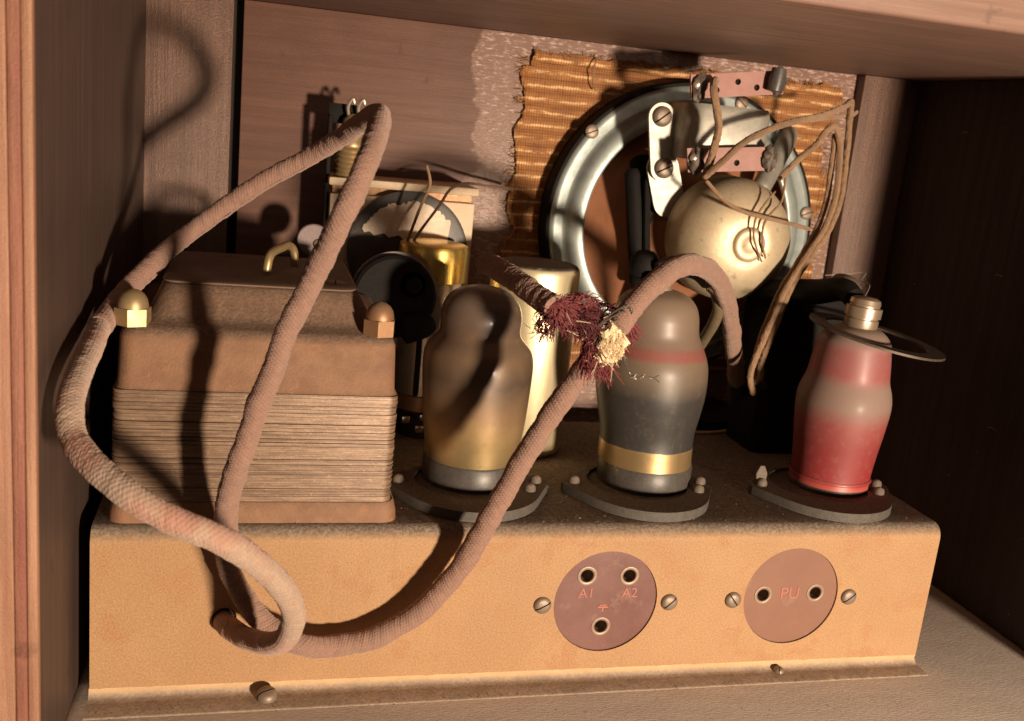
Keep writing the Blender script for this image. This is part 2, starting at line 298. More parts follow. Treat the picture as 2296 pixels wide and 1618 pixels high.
# ------------------------------------------------------------------ object helpers
ORG = {}
def thing(name, label, cat, loc, group=None):
    o = bpy.data.objects.new(name, None); C.objects.link(o); o.empty_display_size = .01
    o.location = V(loc) * S; o['label'] = label; o['category'] = cat
    if group: o['group'] = group
    ORG[o] = V(loc); return o
def obj(name, geo, ms, parent=None, sharp=38, label=None, kind=None, loc=None):
    """geo = (verts, faces[, uvs per vertex loop or None[, material index per face]]) in world centimetres"""
    vs, fs = geo[0], geo[1]
    uv = geo[2] if len(geo) > 2 else None
    mi = geo[3] if len(geo) > 3 else None
    if parent: org = ORG[parent]
    elif loc is not None: org = V(loc)
    else:
        org = V((sum(v[0] for v in vs) / len(vs), sum(v[1] for v in vs) / len(vs), min(v[2] for v in vs)))
    me = bpy.data.meshes.new(name)
    me.from_pydata([(V(v) - org) * S for v in vs], [], fs)
    for mm in (ms if isinstance(ms, (list, tuple)) else [ms]): me.materials.append(M[mm])
    if uv:
        l = me.uv_layers.new(name='UVMap')
        for lp in me.loops: l.data[lp.index].uv = uv[lp.index] if len(uv) == len(me.loops) else uv[lp.vertex_index]
    if mi:
        for p, i in zip(me.polygons, mi): p.material_index = i
    bm = bmesh.new(); bm.from_mesh(me); bmesh.ops.recalc_face_normals(bm, faces=bm.faces[:]); bm.to_mesh(me); bm.free()
    if sharp:
        me.shade_smooth(); me.set_sharp_from_angle(angle=math.radians(sharp))
    o = bpy.data.objects.new(name, me); C.objects.link(o)
    if parent: o.parent = parent
    else: o.location = org * S
    ORG[o] = org
    if label: o['label'] = label
    if kind: o['kind'] = kind
    return o
def top(o, label, cat, group=None):
    o['label'] = label; o['category'] = cat
    if group: o['group'] = group
    return o
def copy(o, parent, d, name=None):          # a further piece like o, moved by d (cm), sharing its mesh
    c = o.copy(); C.objects.link(c); c.parent = parent
    c.location = V(o.location) + V(d) * S; ORG[c] = ORG[o] + V(d); return c
def join(*gs):
    vs, fs, mi = [], [], []
    for g in gs:
        n = len(vs); vs += [tuple(v) for v in g[0]]; fs += [tuple(i + n for i in f) for f in g[1]]
        mi += (g[3] if len(g) > 3 and g[3] else [0] * len(g[1]))
    return vs, fs, None, mi
def setmi(g, k): return g[0], g[1], None, [k] * len(g[1])
def from_bm(bm):
    bm.verts.index_update(); r = [tuple(v.co) for v in bm.verts], [tuple(v.index for v in f.verts) for f in bm.faces]; bm.free(); return r
def box(x0, x1, y0, y1, z0, z1, bev=.05, seg=2):
    bm = bmesh.new(); bmesh.ops.create_cube(bm, size=1)
    for v in bm.verts: v.co = ((x0 + x1) / 2 + v.co.x * (x1 - x0), (y0 + y1) / 2 + v.co.y * (y1 - y0), (z0 + z1) / 2 + v.co.z * (z1 - z0))
    if bev: bmesh.ops.bevel(bm, geom=bm.edges[:], offset=bev, segments=seg, profile=.5, affect='EDGES')
    return from_bm(bm)
def frame(ax):
    ax = V(ax).normalized(); a = V((1, 0, 0)) if abs(ax.x) < .8 else V((0, 1, 0))
    u = (a - ax * a.dot(ax)).normalized(); return u, ax.cross(u), ax
def lathe(prof, org, ax=(0, 0, 1), n=40, a0=0, a1=None):
    u, v, w = frame(ax); org = V(org); vs, fs = [], []
    full = a1 is None; k = n if full else n + 1
    for r, h in prof:
        for i in range(k):
            t = a0 + (2 * math.pi if full else a1 - a0) * i / n
            vs.append(tuple(org + w * h + (u * math.cos(t) + v * math.sin(t)) * max(r, 1e-4)))
    for j in range(len(prof) - 1):
        for i in range(n if full else n):
            a, b = j * k + i, j * k + (i + 1) % k
            fs.append((a, b, b + k, a + k))
    return vs, fs
def cat(pts, per=8):                        # Catmull-Rom through the points
    pts = [V(p) for p in pts]; P = [pts[0] * 2 - pts[1]] + pts + [pts[-1] * 2 - pts[-2]]; out = []
    for i in range(1, len(P) - 2):
        a, b, c, d = P[i - 1:i + 3]
        for k in range(per):
            t = k / per
            out.append(.5 * ((2 * b) + (c - a) * t + (2 * a - 5 * b + 4 * c - d) * t * t + (3 * b - a - 3 * c + d) * t ** 3))
    out.append(pts[-1]); return out
def resample(pts, step):
    L = [0]
    for a, b in zip(pts, pts[1:]): L.append(L[-1] + (b - a).length)
    n = max(2, int(L[-1] / step)); out = []; j = 0
    for i in range(n + 1):
        s = L[-1] * i / n
        while j < len(L) - 2 and L[j + 1] < s: j += 1
        out.append(pts[j].lerp(pts[j + 1], (s - L[j]) / max(1e-9, L[j + 1] - L[j])))
    return out, L[-1]
def tube(pts, r, n=10, step=.15, weave=0.0, jit=0.0, caps=True, smooth=True, oval=1.0):
    """r: number or list of radii spread along the length; returns geometry with uv (turn, cm)"""
    P, L = resample(cat(pts) if smooth else [V(p) for p in pts], step)
    if jit and weave: P = [p + V([mnoise.noise(V((p.x * .7 + k, p.y * .7, p.z * .7 + 9 * k))) for k in (0, 5, 11)]) * jit * 2.2 for p in P]
    rs = r if isinstance(r, (list, tuple)) else [r, r]
    N = len(P); vs, fs, uvv = [], [], []
    t = (P[1] - P[0]).normalized(); u, v, _ = frame(t)
    for i, p in enumerate(P):
        t2 = (P[min(i + 1, N - 1)] - P[max(i - 1, 0)]).normalized()
        q = t.rotation_difference(t2); u = q @ u; u = (u - t2 * u.dot(t2)).normalized(); v = t2.cross(u); t = t2
        f = i / (N - 1) * (len(rs) - 1); k = min(int(f), len(rs) - 2); R = rs[k] + (rs[k + 1] - rs[k]) * (f - k)
        s = L * i / (N - 1)
        if caps and (i == 0 or i == N - 1): R *= .72
        for j in range(n + 1):
            a = 2 * math.pi * j / n; uu = j / n
            rr = R
            if weave: rr += weave * (math.sin(2 * math.pi * (uu * 7 + s / .13)) + math.sin(2 * math.pi * (uu * 7 - s / .13))) + jit * (mnoise.noise(V((p.x * 2, p.y * 2, p.z * 2 + 3))) + .7 * mnoise.noise(V((p.x * 7 + a, p.y * 7, p.z * 7))))
            vs.append(tuple(p + (u * math.cos(a) + v * math.sin(a) * oval) * rr)); uvv.append((uu, s))
    k = n + 1
    for i in range(N - 1):
        for j in range(n):
            a = i * k + j; fs.append((a, a + 1, a + 1 + k, a + k))
    if caps:
        fs.append(tuple(range(n, -1, -1))); fs.append(tuple((N - 1) * k + j for j in range(k)))
    uvl = [uvv[i] for f in fs for i in f]
    return vs, fs, uvl
def rrect(x0, x1, y0, y1, r, n=4):
    out = []
    for cx, cy, a in ((x1 - r, y1 - r, 0), (x0 + r, y1 - r, 90), (x0 + r, y0 + r, 180), (x1 - r, y0 + r, 270)):
        for i in range(n + 1):
            t = math.radians(a + 90 * i / n); out.append((cx + r * math.cos(t), cy + r * math.sin(t)))
    return out
def loft(secs, n=5):                        # sections (x0,x1,y0,y1,z,r) -> closed solid
    vs, fs = [], []
    for x0, x1, y0, y1, z, r in secs: vs += [(x, y, z) for x, y in rrect(x0, x1, y0, y1, r, n)]
    k = 4 * (n + 1)
    for j in range(len(secs) - 1):
        for i in range(k): a, b = j * k + i, j * k + (i + 1) % k; fs.append((a, b, b + k, a + k))
    fs.append(tuple(range(k - 1, -1, -1))); fs.append(tuple((len(secs) - 1) * k + i for i in range(k)))
    return vs, fs
def plate(outer, holes, depth, place, bev=0):
    """flat sheet with holes; outer/holes are 2-D loops, place(u, v, d) -> world point, d from 0 (face) to depth"""
    bm = bmesh.new(); es = []
    for lp in [outer] + holes:
        vv = [bm.verts.new((x, y, 0)) for x, y in lp]
        es += [bm.edges.new((vv[i], vv[(i + 1) % len(vv)])) for i in range(len(vv))]
    bmesh.ops.triangle_fill(bm, edges=es, use_beauty=True)
    front = from_bm(bm); nv = len(front[0])
    vs = [place(x, y, 0) for x, y, _ in front[0]] + [place(x, y, depth) for x, y, _ in front[0]]
    fs = list(front[1]) + [tuple(i + nv for i in reversed(f)) for f in front[1]]
    i0 = 0
    for lp in [outer] + holes:
        k = len(lp)
        fs += [(i0 + i, i0 + (i + 1) % k, i0 + (i + 1) % k + nv, i0 + i + nv) for i in range(k)]
        i0 += k
    return vs, fs
def circ(cx, cy, r, n=40): return [(cx + r * math.cos(2 * math.pi * i / n), cy + r * math.sin(2 * math.pi * i / n)) for i in range(n)]
def hull2(pts):
    pts = sorted(set((round(x, 4), round(y, 4)) for x, y in pts))
    def half(ps):
        h = []
        for p in ps:
            while len(h) > 1 and (h[-1][0] - h[-2][0]) * (p[1] - h[-2][1]) - (h[-1][1] - h[-2][1]) * (p[0] - h[-2][0]) <= 0: h.pop()
            h.append(p)
        return h[:-1]
    return half(pts) + half(pts[::-1])
def screw(c, r, ax, ang, h=.5, slotw=.16):  # slotted dome head: two half domes with a groove between
    u, v, w = frame(ax); c = V(c); ca, sa = math.cos(ang), math.sin(ang)
    e, f = u * ca + v * sa, v * ca - u * sa
    vs, fs, mi = [], [], []
    n = 12
    for sgn in (1, -1):
        b0 = len(vs); a0 = math.asin(slotw / 2)
        rings = [(1, 0), (1, h * .35), (.86, h * .72), (.55, h * .95)]
        for rr, hh in rings:
            aa = math.asin(min(.9, slotw / 2 / rr))
            for i in range(n + 1):
                t = aa + (math.pi - 2 * aa) * i / n
                vs.append(tuple(c + (e * math.cos(t) + f * math.sin(t) * sgn) * rr * r + w * hh * r))
        k = n + 1
        for j in range(len(rings) - 1):
            for i in range(n): a = b0 + j * k + i; fs.append((a, a + 1, a + 1 + k, a + k)); mi.append(0)
            a = b0 + j * k; 
        fs.append(tuple(b0 + 3 * k + i for i in range(k))); mi.append(0)
        fs.append(tuple([b0 + j * k for j in range(4)] + [b0 + j * k + n for j in range(3, -1, -1)])); mi.append(1)
    b0 = len(vs)
    for i in range(16): t = 2 * math.pi * i / 16; vs.append(tuple(c + (e * math.cos(t) + f * math.sin(t)) * r * .98 + w * h * .3 * r))
    fs.append(tuple(b0 + i for i in range(16))); mi.append(1)
    return vs, fs, None, mi
def lump(c, rad, seed, amp=.35):
    bm = bmesh.new(); bmesh.ops.create_icosphere(bm, subdivisions=3, radius=1)
    for v in bm.verts:
        k = 1 + amp * mnoise.noise(v.co * 2.2 + V((seed, 0, 0))) + amp * .6 * mnoise.noise(v.co * 6 + V((0, seed, 0)))
        v.co = V(c) + V((v.co.x * rad[0], v.co.y * rad[1], v.co.z * rad[2])) * k
    return from_bm(bm)
def strand_set(lines, r):                   # many thin fibres in one mesh
    gs = [tube(l, [r, r * .5], 4, .12, caps=False)[:2] for l in lines]
    return join(*gs)

# ------------------------------------------------------------------ cabinet
XR, YB, ZC, YF = 35.62, 15.0, 22.84, -4.62
cab = thing('radio_cabinet', 'open dark wooden radio cabinet holding the dusty chassis', 'cabinet', (17, 5, 0))
def slab(corners, th, z0=None):             # quad (world points) thickened by vector th
    a = [V(c) for c in corners]; b = [c + V(th) for c in a]
    vs = [tuple(v) for v in a + b]
    return vs, [(0, 1, 2, 3), (7, 6, 5, 4), (0, 4, 5, 1), (1, 5, 6, 2), (2, 6, 7, 3), (3, 7, 4, 0)]
def grid(nu, nv, f):
    vs = [tuple(f(i / nu, j / nv)) for j in range(nv + 1) for i in range(nu + 1)]
    fs = [(j * (nu + 1) + i, j * (nu + 1) + i + 1, (j + 1) * (nu + 1) + i + 1, (j + 1) * (nu + 1) + i) for j in range(nv) for i in range(nu)]
    return vs, fs
def bevslab(x0, x1, y0, y1, z0, z1, b=.12): return box(x0, x1, y0, y1, z0, z1, b, 3)
obj('shelf', box(-3, 39, YF - .4, 16.6, -1.8, 0, .1), 'wood_shelf', cab)
obj('top_panel', box(-3, 39, YF, 16.6, ZC, ZC + 2.6, .14, 3), 'wood_top', cab, label='reddish top board of the cabinet with a pale front edge')
obj('side_panel', box(XR, XR + 2.4, YF, 16.6, .01, ZC - .01, .1), 'wood_right', cab, label='dark unlit right side board')
lw = slab([(-.62, YF + .25, .01), (-.62, YF + .25, ZC - .01), (.05, 16.6, ZC - .01), (.05, 16.6, .01)], (-1.9, 0, 0))
obj('side_panel', lw, 'wood_left', cab, label='left side board in slanting light')
# plywood front edge of the left side: three vertical layers
for x0, x1, k in ((-2.6, -1.16, 'wood_lip'), (-1.16, -.86, 'red_stripe'), (-.86, -.6, 'wood_lip')):
    obj('edge_layer', box(x0 + .006, x1, YF - .06 + random.uniform(-.02, .03), YF + .3, .01, ZC - .02, .06, 2), k, cab)
obj('back_panel', box(3.78, 36, YB, YB + .8, 0.02, ZC - .01, .05), 'wood_back', cab)
obj('corner_post', box(-.6, 3.4, YB - .35, YB + 1.2, 0.02, ZC - .012, .06), 'wood_post', cab, label='grainy left corner post beside the dark slot')
obj('corner_post', box(32.6, XR - .003, YB - .7, YB - .001, 0.02, ZC - .012, .06), 'wood_post', cab, label='grainy right corner post beside the cloth')
obj('slot_shade', box(2.8, 4.4, YB + .82, YB + 1.4, 0.03, ZC - .02, 0), 'gap', cab)  # added black strip behind the slot, in place of its shade
def specks(n, f, r0, r1):
    gs = []
    for _ in range(n):
        p = V(f()); r = random.uniform(r0, r1)
        vs = [p + V(random.gauss(0, 1) for _ in range(3)).normalized() * r * random.uniform(.6, 1.2) for _ in range(4)]
        gs.append(([tuple(v) for v in vs], [(0, 1, 2), (0, 3, 1), (1, 3, 2), (2, 3, 0)]))
    return join(*gs)
obj('lint_specks', join(specks(60, lambda: (XR - .02, random.uniform(-1, 14.5), random.uniform(1, 22)), .02, .05),
    strand_set([[V((XR - .05, y, z)), V((XR - .12, y + .25, z + .05)), V((XR - .05, y + .5, z - .06))] for y, z in ((6, 14.6), (4.5, 8.2), (10, 20.5), (2.5, 12))], .012)), 'lint', cab, sharp=0, kind='stuff')
obj('shelf_dust', specks(900, lambda: (random.uniform(-1, 35.5), random.uniform(-4.4, 1.5), .01), .012, .045), 'grains', cab, sharp=0, kind='stuff')

# ------------------------------------------------------------------ grille cloth
def cloth():
    NU, NV = 230, 250
    x0, x1, z0, z1 = 15.95, 31.5, 7.6, 22.15
    def f(a, b):
        z = z0 + (z1 - z0) * b
        lx = x0 + .16 * math.sin(z * 2.3) + .22 * mnoise.noise(V((z * 1.3, 1, 0))) + .12 * mnoise.noise(V((z * 5, 1, 4))) + (.35 if z > 21.5 else 0) - .02 * (22 - z)
        rx = x1 + .3 * math.sin(z * 1.5 + 1) + .25 * mnoise.noise(V((z * 1.5, 7, 0)))
        x = lx + (rx - lx) * a
        zz = z + .16 * mnoise.noise(V((x * .45, z * .5, 2))) + (.25 * mnoise.noise(V((x * 1.7, 5, 0))) if b > .985 else 0)
        k = (zz + .22 * mnoise.noise(V((x * .12, z * .9, 4)))) / .58
        rib = .5 + .5 * math.cos(2 * math.pi * k)
        y = YB - .06 - .07 * rib ** 1.5 * (.75 + .5 * mnoise.noise(V((x * .8, k, 3)))) - .045 * mnoise.noise(V((x * 1.2, z * 1.2, 9)))
        e = min(a, 1 - a) * (x1 - x0)
        if e < .95: y -= .12 * math.exp(-((e - .12) / .16) ** 2) + .04
        if b > .97: y -= .1
        return V((x, y, zz))
    return grid(NU, NV, f)
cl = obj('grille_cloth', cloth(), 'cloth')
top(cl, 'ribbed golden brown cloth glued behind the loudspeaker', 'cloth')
lines = []
for _ in range(70):
    x = random.uniform(16, 31.2); z = 22.1 + random.uniform(-.15, .1)
    lines.append([V((x, YB - .15, z)), V((x + random.uniform(-.2, .2), YB - .3, z + random.uniform(-.1, .25))), V((x + random.uniform(-.4, .4), YB - .3, z + random.uniform(-.3, .3)))])
for _ in range(60):
    z = random.uniform(12, 22); x = 15.9 - .02 * (22 - z)
    lines.append([V((x + .2, YB - .15, z)), V((x - .05, YB - .25, z + random.uniform(-.1, .1))), V((x - random.uniform(.1, .35), YB - .2, z + random.uniform(-.25, .2)))])
for _ in range(40):
    z = random.uniform(9, 22)
    lines.append([V((31.4, YB - .15, z)), V((31.7, YB - .3, z + random.uniform(-.15, .2))), V((31.9, YB - .25, z + random.uniform(-.3, .2)))])
obj('frayed_edge', strand_set(lines, .02), 'cloth', cl, kind='stuff', sharp=0)
obj('loose_thread', tube([at(1345, 125, 14.6), at(1332, 150, 14.4), at(1330, 190, 14.5), at(1336, 205, 14.6)], .035, 6, .1), 'lead', cl)

# ------------------------------------------------------------------ chassis
H = 5.72
ch = thing('radio_chassis', 'gold painted steel radio chassis with dusty top', 'chassis', (15, 6, 0))
XL_, XR_ = 0.0, 30.15
D1, D2, RD = (16.976, 2.922), (24.241, 2.968), 1.918
face = plate([(XL_, .28), (XR_ - .03, .28), (XR_, H - .55), (XL_, H - .55)], [circ(*D1, RD, 64), circ(*D2, RD, 64), circ(at(503, 1388, 0).x, at(503, 1388, 0).z, .38, 24)], .12, lambda u, v, d: (u, d, v))
r = .5                                       # bend to the top, the top itself and the right end
bend = [(0, H - .55)] + [(r - r * math.cos(t), H - .5 + (r - .0) * math.sin(t) * 1.0 - .0) for t in [i * math.pi / 2 / 7 for i in range(8)]]
bend = [(y, min(z, H)) for y, z in bend]
prof = [(y, z) for y, z in bend] + [(y, H) for y in (1.2, 2.5, 4, 6, 8, 10, 12.4)]
NX = 120
def topf(a, b):
    j = b * (len(prof) - 1); y, z = prof[min(len(prof) - 1, int(round(j)))]
    x = XL_ + (XR_ - XL_) * a
    if y >= .5: z += .012 * mnoise.noise(V((x * 3, y * 3, 0)))
    return V((x, y, z))
tp = grid(NX, len(prof) - 1, topf)
right_end = [(XR_ - .03, 0, .0), (XR_, 0, H - .55)] + [(XR_, y, z) for y, z in prof[1:]] + [(XR_ - .03, 12.4, 0)]
left_end = [(XL_, 0, 0), (XL_, 0, H - .55)] + [(XL_, y, z) for y, z in prof[1:]] + [(XL_, 12.4, 0)]
re = (right_end, [tuple(range(len(right_end)))]); le = (left_end, [tuple(range(len(left_end) - 1, -1, -1))])
obj('chassis_body', join(face, tp, re, le), 'chassis', ch, sharp=30)
fl = [(0, .34), (-.025, .22), (-.09, .11), (-.2, .06), (-.45, .045), (-1.15, .04), (-1.20, .025), (-1.22, .003)]
def flf(a, b):
    y, z = fl[int(round(b * (len(fl) - 1)))]; x = -.55 * (0 if y > -.3 else 1) * 0 + XL_ - .02 + (XR_ - .05 - XL_) * a
    return V((x, y + .25 * (a) * (y / -1.19 if y < -.3 else 0) + .012 * mnoise.noise(V((x * 2, y, 0))), z))
obj('mounting_flange', grid(100, len(fl) - 1, flf), 'flange', ch, sharp=50)
obj('dust_grains', join(specks(2600, lambda: (random.uniform(.2, 30), random.uniform(.3, 9), H + .012), .012, .05),
    specks(900, lambda: (random.uniform(.1, 29.9), random.uniform(-1.1, -.2), .045), .01, .03)), 'grains', ch, sharp=0, kind='stuff')
def front_disc(name, c, holes, ms, label, text):
    p = obj(name, plate(circ(*c, RD - .012, 64), [circ(x, z, .235, 24) for x, z in holes], .25, lambda u, v, d: (u, .07 + d, v)), ms, ch, label=label)
    j0 = None
    for x, z in holes:
        if j0 is None:
            ja = lathe([(.36, .075), (.355, .045), (.31, .035), (.255, .05), (.235, .09), (.235, .9)], (x, 0, z), (0, 1, 0), 28)
            jb = lathe([(.235, .92), (0.01, .92)], (x, 0, z), (0, 1, 0), 28)
            j0 = obj('jack', join(setmi(ja, 0), setmi(jb, 1)), ['jack', 'slot'], p); jx = (x, z)
        else: copy(j0, p, (x - jx[0], 0, z - jx[1]))
    for txt, x, z, sz in text:
        cu = bpy.data.curves.new('lettering', 'FONT'); cu.body = txt; cu.size = sz * S; cu.align_x = 'CENTER'; cu.align_y = 'CENTER'; cu.extrude = .012 * S
        cu.resolution_u = 4
        t = bpy.data.objects.new('lettering', cu); C.objects.link(t)
        me = bpy.data.meshes.new_from_object(t.evaluated_get(bpy.context.evaluated_depsgraph_get())); bpy.data.objects.remove(t)
        me.materials.append(M['letter']); o = bpy.data.objects.new('lettering', me); C.objects.link(o); o.parent = p
        o.rotation_euler = (math.pi / 2, 0, 0); o.location = (V((x, .066, z)) - ORG[ch]) * S
    return p
p1 = front_disc('socket_plate', D1, [(16.185, 3.894), (17.763, 3.866), (16.92, 1.941)], 'disc', 'brown three-hole aerial and earth socket plate', [('A1', 16.23, 3.23, .52), ('A2', 17.85, 3.21, .52)])
p2 = front_disc('socket_plate', D2, [(23.12, 3.006), (25.266, 3.047)], 'disc2', 'dustier two-hole pickup socket plate', [('PU', 24.2, 3.05, .66)])
ea = join(box(16.72, 17.1, .055, .075, 2.66, 2.72, 0), box(16.79, 17.03, .056, .076, 2.74, 2.79, 0), box(16.88, 16.94, .057, .077, 2.52, 2.69, 0), lathe([(.2, 0), (.2, .014)], (16.91, .06, 2.78), (0, 1, 0), 16, 0, math.pi))
obj('earth_mark', ea, 'letter', p1)
for x, z, a, p in ((14.645, 2.863, .5, p1), (19.378, 2.865, .75, p1), (21.88, 2.892, -.9, p2), (26.648, 2.906, .65, p2)):
    obj('plate_screw', screw((x, -.005, z), .31, (0, -1, 0), a), ['steel', 'slot'], ch)
# lugs on the flange
q = atz(598, 1562, .1)
obj('mounting_screw', screw((q.x, q.y, .08), .33, (0, -.25, 1), .4, .9), ['steel', 'slot'], ch)
q = atz(1745, 1497, .1)
obj('mounting_screw', screw((q.x - .1, -.3, .06), .2, (0, 0, 1), 1.2, .9), ['steel', 'slot'], ch)
# tube sockets
def socket(cx, cy, rf=2.62, ears=2.62, ry=0.12):
    out = hull2(circ(cx, cy, 2.32, 48) + [(x, cy + (y - cy) * 1.1) for x, y in circ(cx, cy, rf, 48) if y < cy - 1.2] + circ(cx - ears, cy + ry, .42, 16) + circ(cx + ears, cy + ry, .42, 16))
    g = plate(out, [circ(cx, cy + .25, 1.93, 48)], .36, lambda u, v, d: (u, v, H + .38 - d))
    s = obj('tube_socket', g, 'sock', ch, sharp=30)
    flo = lathe([(1.97, H + .26), (1.2, H + .22), (.01, H + .2)], (cx, cy + .25, 0), (0, 0, 1), 24)
    obj('socket_floor', flo, 'sock', s)
    for dx, dy in ((-ears + .05, ry), (ears - .05, ry), (ears - .5, -.75)):
        obj('rivet', lathe([(.22, 0), (.22, .1), (.18, .2), (.08, .26), (.001, .27)], (cx + dx, cy + dy, H + .38), (0, 0, 1), 14), 'rivet', s)
    return s
socket(12.4, 3.3); socket(19.04, 3.3); s3 = socket(26.75, 3.15)
obj('solder_tag', loft([(24.0, 24.4, 3.35, 3.55, H + .38, .05), (23.95, 24.45, 3.38, 3.52, H + .8, .05), (24.1, 24.3, 3.4, 3.5, H + 1.12, .04)]), 'rivet', s3)
q = atz(905, 1075, H)
obj('chassis_bolt', screw((q.x, q.y, H + .02), .24, (0, 0, 1), .3, 1.2), ['steel', 'slot'], ch)
q = atz(1205, 1078, H)

# ------------------------------------------------------------------ mains transformer
tr = thing('power_transformer', 'large brown transformer with stacked laminations and cap nuts', 'transformer', (4.8, 4.8, H))
obj('lower_shroud', loft([(.40, 9.45, .48, 9.1, H + .01, .5), (.42, 9.43, .5, 9.1, H + .3, .5), (.5, 9.36, .56, 9.0, H + .6, .5), (.52, 9.30, .6, 9.0, H + .68, .45)]), 'trafo', tr)
obj('core', box(.75, 8.95, .85, 8.6, H + .6, 10.1, .1), 'gap', tr)  # near-black filling: the shade between the plates as colour
NL, z0, z1 = 58, H + .70, 10.02
pit = (z1 - z0) / NL; l0 = None
for i in range(NL):
    d = (random.uniform(-.02, .02), random.uniform(-.010, .012) + (random.random() < .16) * .05, pit * i + random.uniform(-.006, .006))
    if l0 is None:
        l0 = obj('lamination', loft([(.50, 9.22, .6, 9.0, z0, .34), (.50, 9.22, .6, 9.0, z0 + pit * .93, .34)], 4), 'lam', tr, sharp=30); continue
    copy(l0, tr, d)
obj('upper_shroud', loft([(.55, 9.2, .6, 8.95, 10.03, .45), (.6, 9.12, .64, 8.9, 10.12, .45), (.66, 9.06, .70, 8.8, 11.6, .5), (.74, 8.98, .80, 8.7, 11.82, .5), (.95, 8.8, 1.05, 8.5, 11.95, .5), (1.22, 8.52, 1.4, 8.4, 12.02, .6),
    (1.38, 8.36, 1.6, 8.4, 12.2, .7), (1.6, 8.1, 1.95, 8.6, 12.7, .8), (1.72, 7.93, 2.15, 8.65, 12.98, .8), (1.84, 7.82, 2.3, 8.6, 13.08, .8)]), 'trafo', tr, sharp=50)
obj('top_plate', loft([(1.76, 7.86, 2.26, 8.7, 13.08, .55), (1.74, 7.88, 2.24, 8.72, 13.13, .55), (1.80, 7.82, 2.3, 8.66, 13.16, .5)]), 'plate', tr, sharp=30)
def nut(c, k):
    h = join(([(c[0] + .55 * math.cos(a), c[1] + .55 * math.sin(a), c[2] + z) for z in (0, .46, .52) for a in [i * math.pi / 3 + .35 for i in range(6)]],
        [(j * 6 + i, j * 6 + (i + 1) % 6, j * 6 + 6 + (i + 1) % 6, j * 6 + 6 + i) for j in range(2) for i in range(6)] + [tuple(range(12, 18))]),
        lathe([(.46, .5), (.46, .62), (.42, .8), (.32, .95), (.17, 1.05), (.001, 1.09)], c, (0, 0, 1), 20))
    return obj('cap_nut', h, k, tr, sharp=35)
nut((1.02, 1.25, 11.92), 'brass'); nut((8.5, 1.25, 11.92), 'brass_dull')
hp = [at(597, 612, 4.3), at(603, 580, 4.4), at(612, 566, 4.7), at(632, 556, 5.5), at(646, 551, 6.2), at(658, 562, 6.5), at(662, 598, 6.6)]
obj('handle', tube(hp, .15, 12, .08), 'brass', tr)
q = atz(752, 636, 13.16)
obj('plate_screw', screw((q.x, q.y, 13.15), .36, (0, -.05, 1), 1.5, .22), ['steel', 'slot'], tr)

# ------------------------------------------------------------------ vacuum tubes
def px_lathe(rows, Yc, n=56):
    rr = []
    for xl, xr, y in rows:
        a, b = at(xl, y, Yc), at(xr, y, Yc)
        rr.append(((a.z + b.z) / 2, (a.x + b.x) / 2, (b.x - a.x) / 2 * .968))
    return rr
def axis_fit(rr):
    n = len(rr); mz = sum(r[0] for r in rr) / n; mx = sum(r[1] for r in rr) / n
    k = sum((r[0] - mz) * (r[1] - mx) for r in rr) / sum((r[0] - mz) ** 2 for r in rr)
    return lambda z: mx + k * (z - mz), k
def spun(rr, ax, Yc, n=56, top_=True):
    vs, fs = [], []
    rows = rr + ([(rr[-1][0] + rr[-1][2] * .12, 0, .001)] if top_ else [])
    # smooth the profile
    P = cat([V((r[2], 0, r[0])) for r in rows], 4)
    for p in P:
        for i in range(n):
            t = 2 * math.pi * i / n; vs.append((ax(p.z) + max(p.x, .001) * math.cos(t), Yc + max(p.x, .001) * math.sin(t), p.z))
    for j in range(len(P) - 1):
        for i in range(n): a, b = j * n + i, j * n + (i + 1) % n; fs.append((a, b, b + n, a + n))
    return vs, fs
def vtube(name_label, rows, baserows, Yc, ms):
    rr = px_lathe(rows, Yc); ax, k = axis_fit(rr[:max(4, len(rr) // 2)] + rr[-4:])
    br = px_lathe(baserows, Yc)
    t = thing('vacuum_tube', name_label, 'vacuum tube', (ax(br[0][0]), Yc, rr[0][0]), 'vacuum tubes on the chassis')
    t.rotation_euler = (0, 0, 0)
    obj('glass_bulb', spun(rr, ax, Yc), ms, t, sharp=60)
    bz0, bz1, R = br[0][0], rr[0][0] + .02, sum(b[2] for b in br) / len(br)
    obj('base', lathe([(.01, bz0), (R - .05, bz0), (R, bz0 + .06), (R, bz1 - .07), (R - .05, bz1), (R - .35, bz1 + .01)], (ax(bz0), Yc, 0), (0, 0, 1), 56), 'black', t, sharp=40)
    return t, ax, rr
t1, ax1, r1 = vtube('smoky gold-brown tube beside the transformer', [(949, 1160, 1020), (947, 1166, 985), (946, 1180, 930), (945, 1194, 840), (947, 1197, 805), (953, 1193, 782), (967, 1184, 766), (984, 1173, 750), (989, 1171, 735), (988, 1173, 705), (999, 1165, 674), (1022, 1144, 654), (1052, 1112, 643)],
    [(941, 1162, 1096), (939, 1160, 1030)], 4.35, 'tube_smoke')
t2, ax2, r2 = vtube('black tube with gold foot band and red shoulder ring', [(1338, 1540, 1028), (1341, 1543, 1000), (1343, 1548, 960), (1344, 1568, 912), (1345, 1583, 872), (1346, 1587, 825), (1350, 1584, 798), (1362, 1574, 768), (1374, 1565, 744), (1378, 1564, 722), (1380, 1563, 702), (1387, 1556, 679), (1407, 1538, 659), (1440, 1508, 648)],
    [(1334, 1536, 1092), (1333, 1535, 1033)], 4.15, 'tube_black')
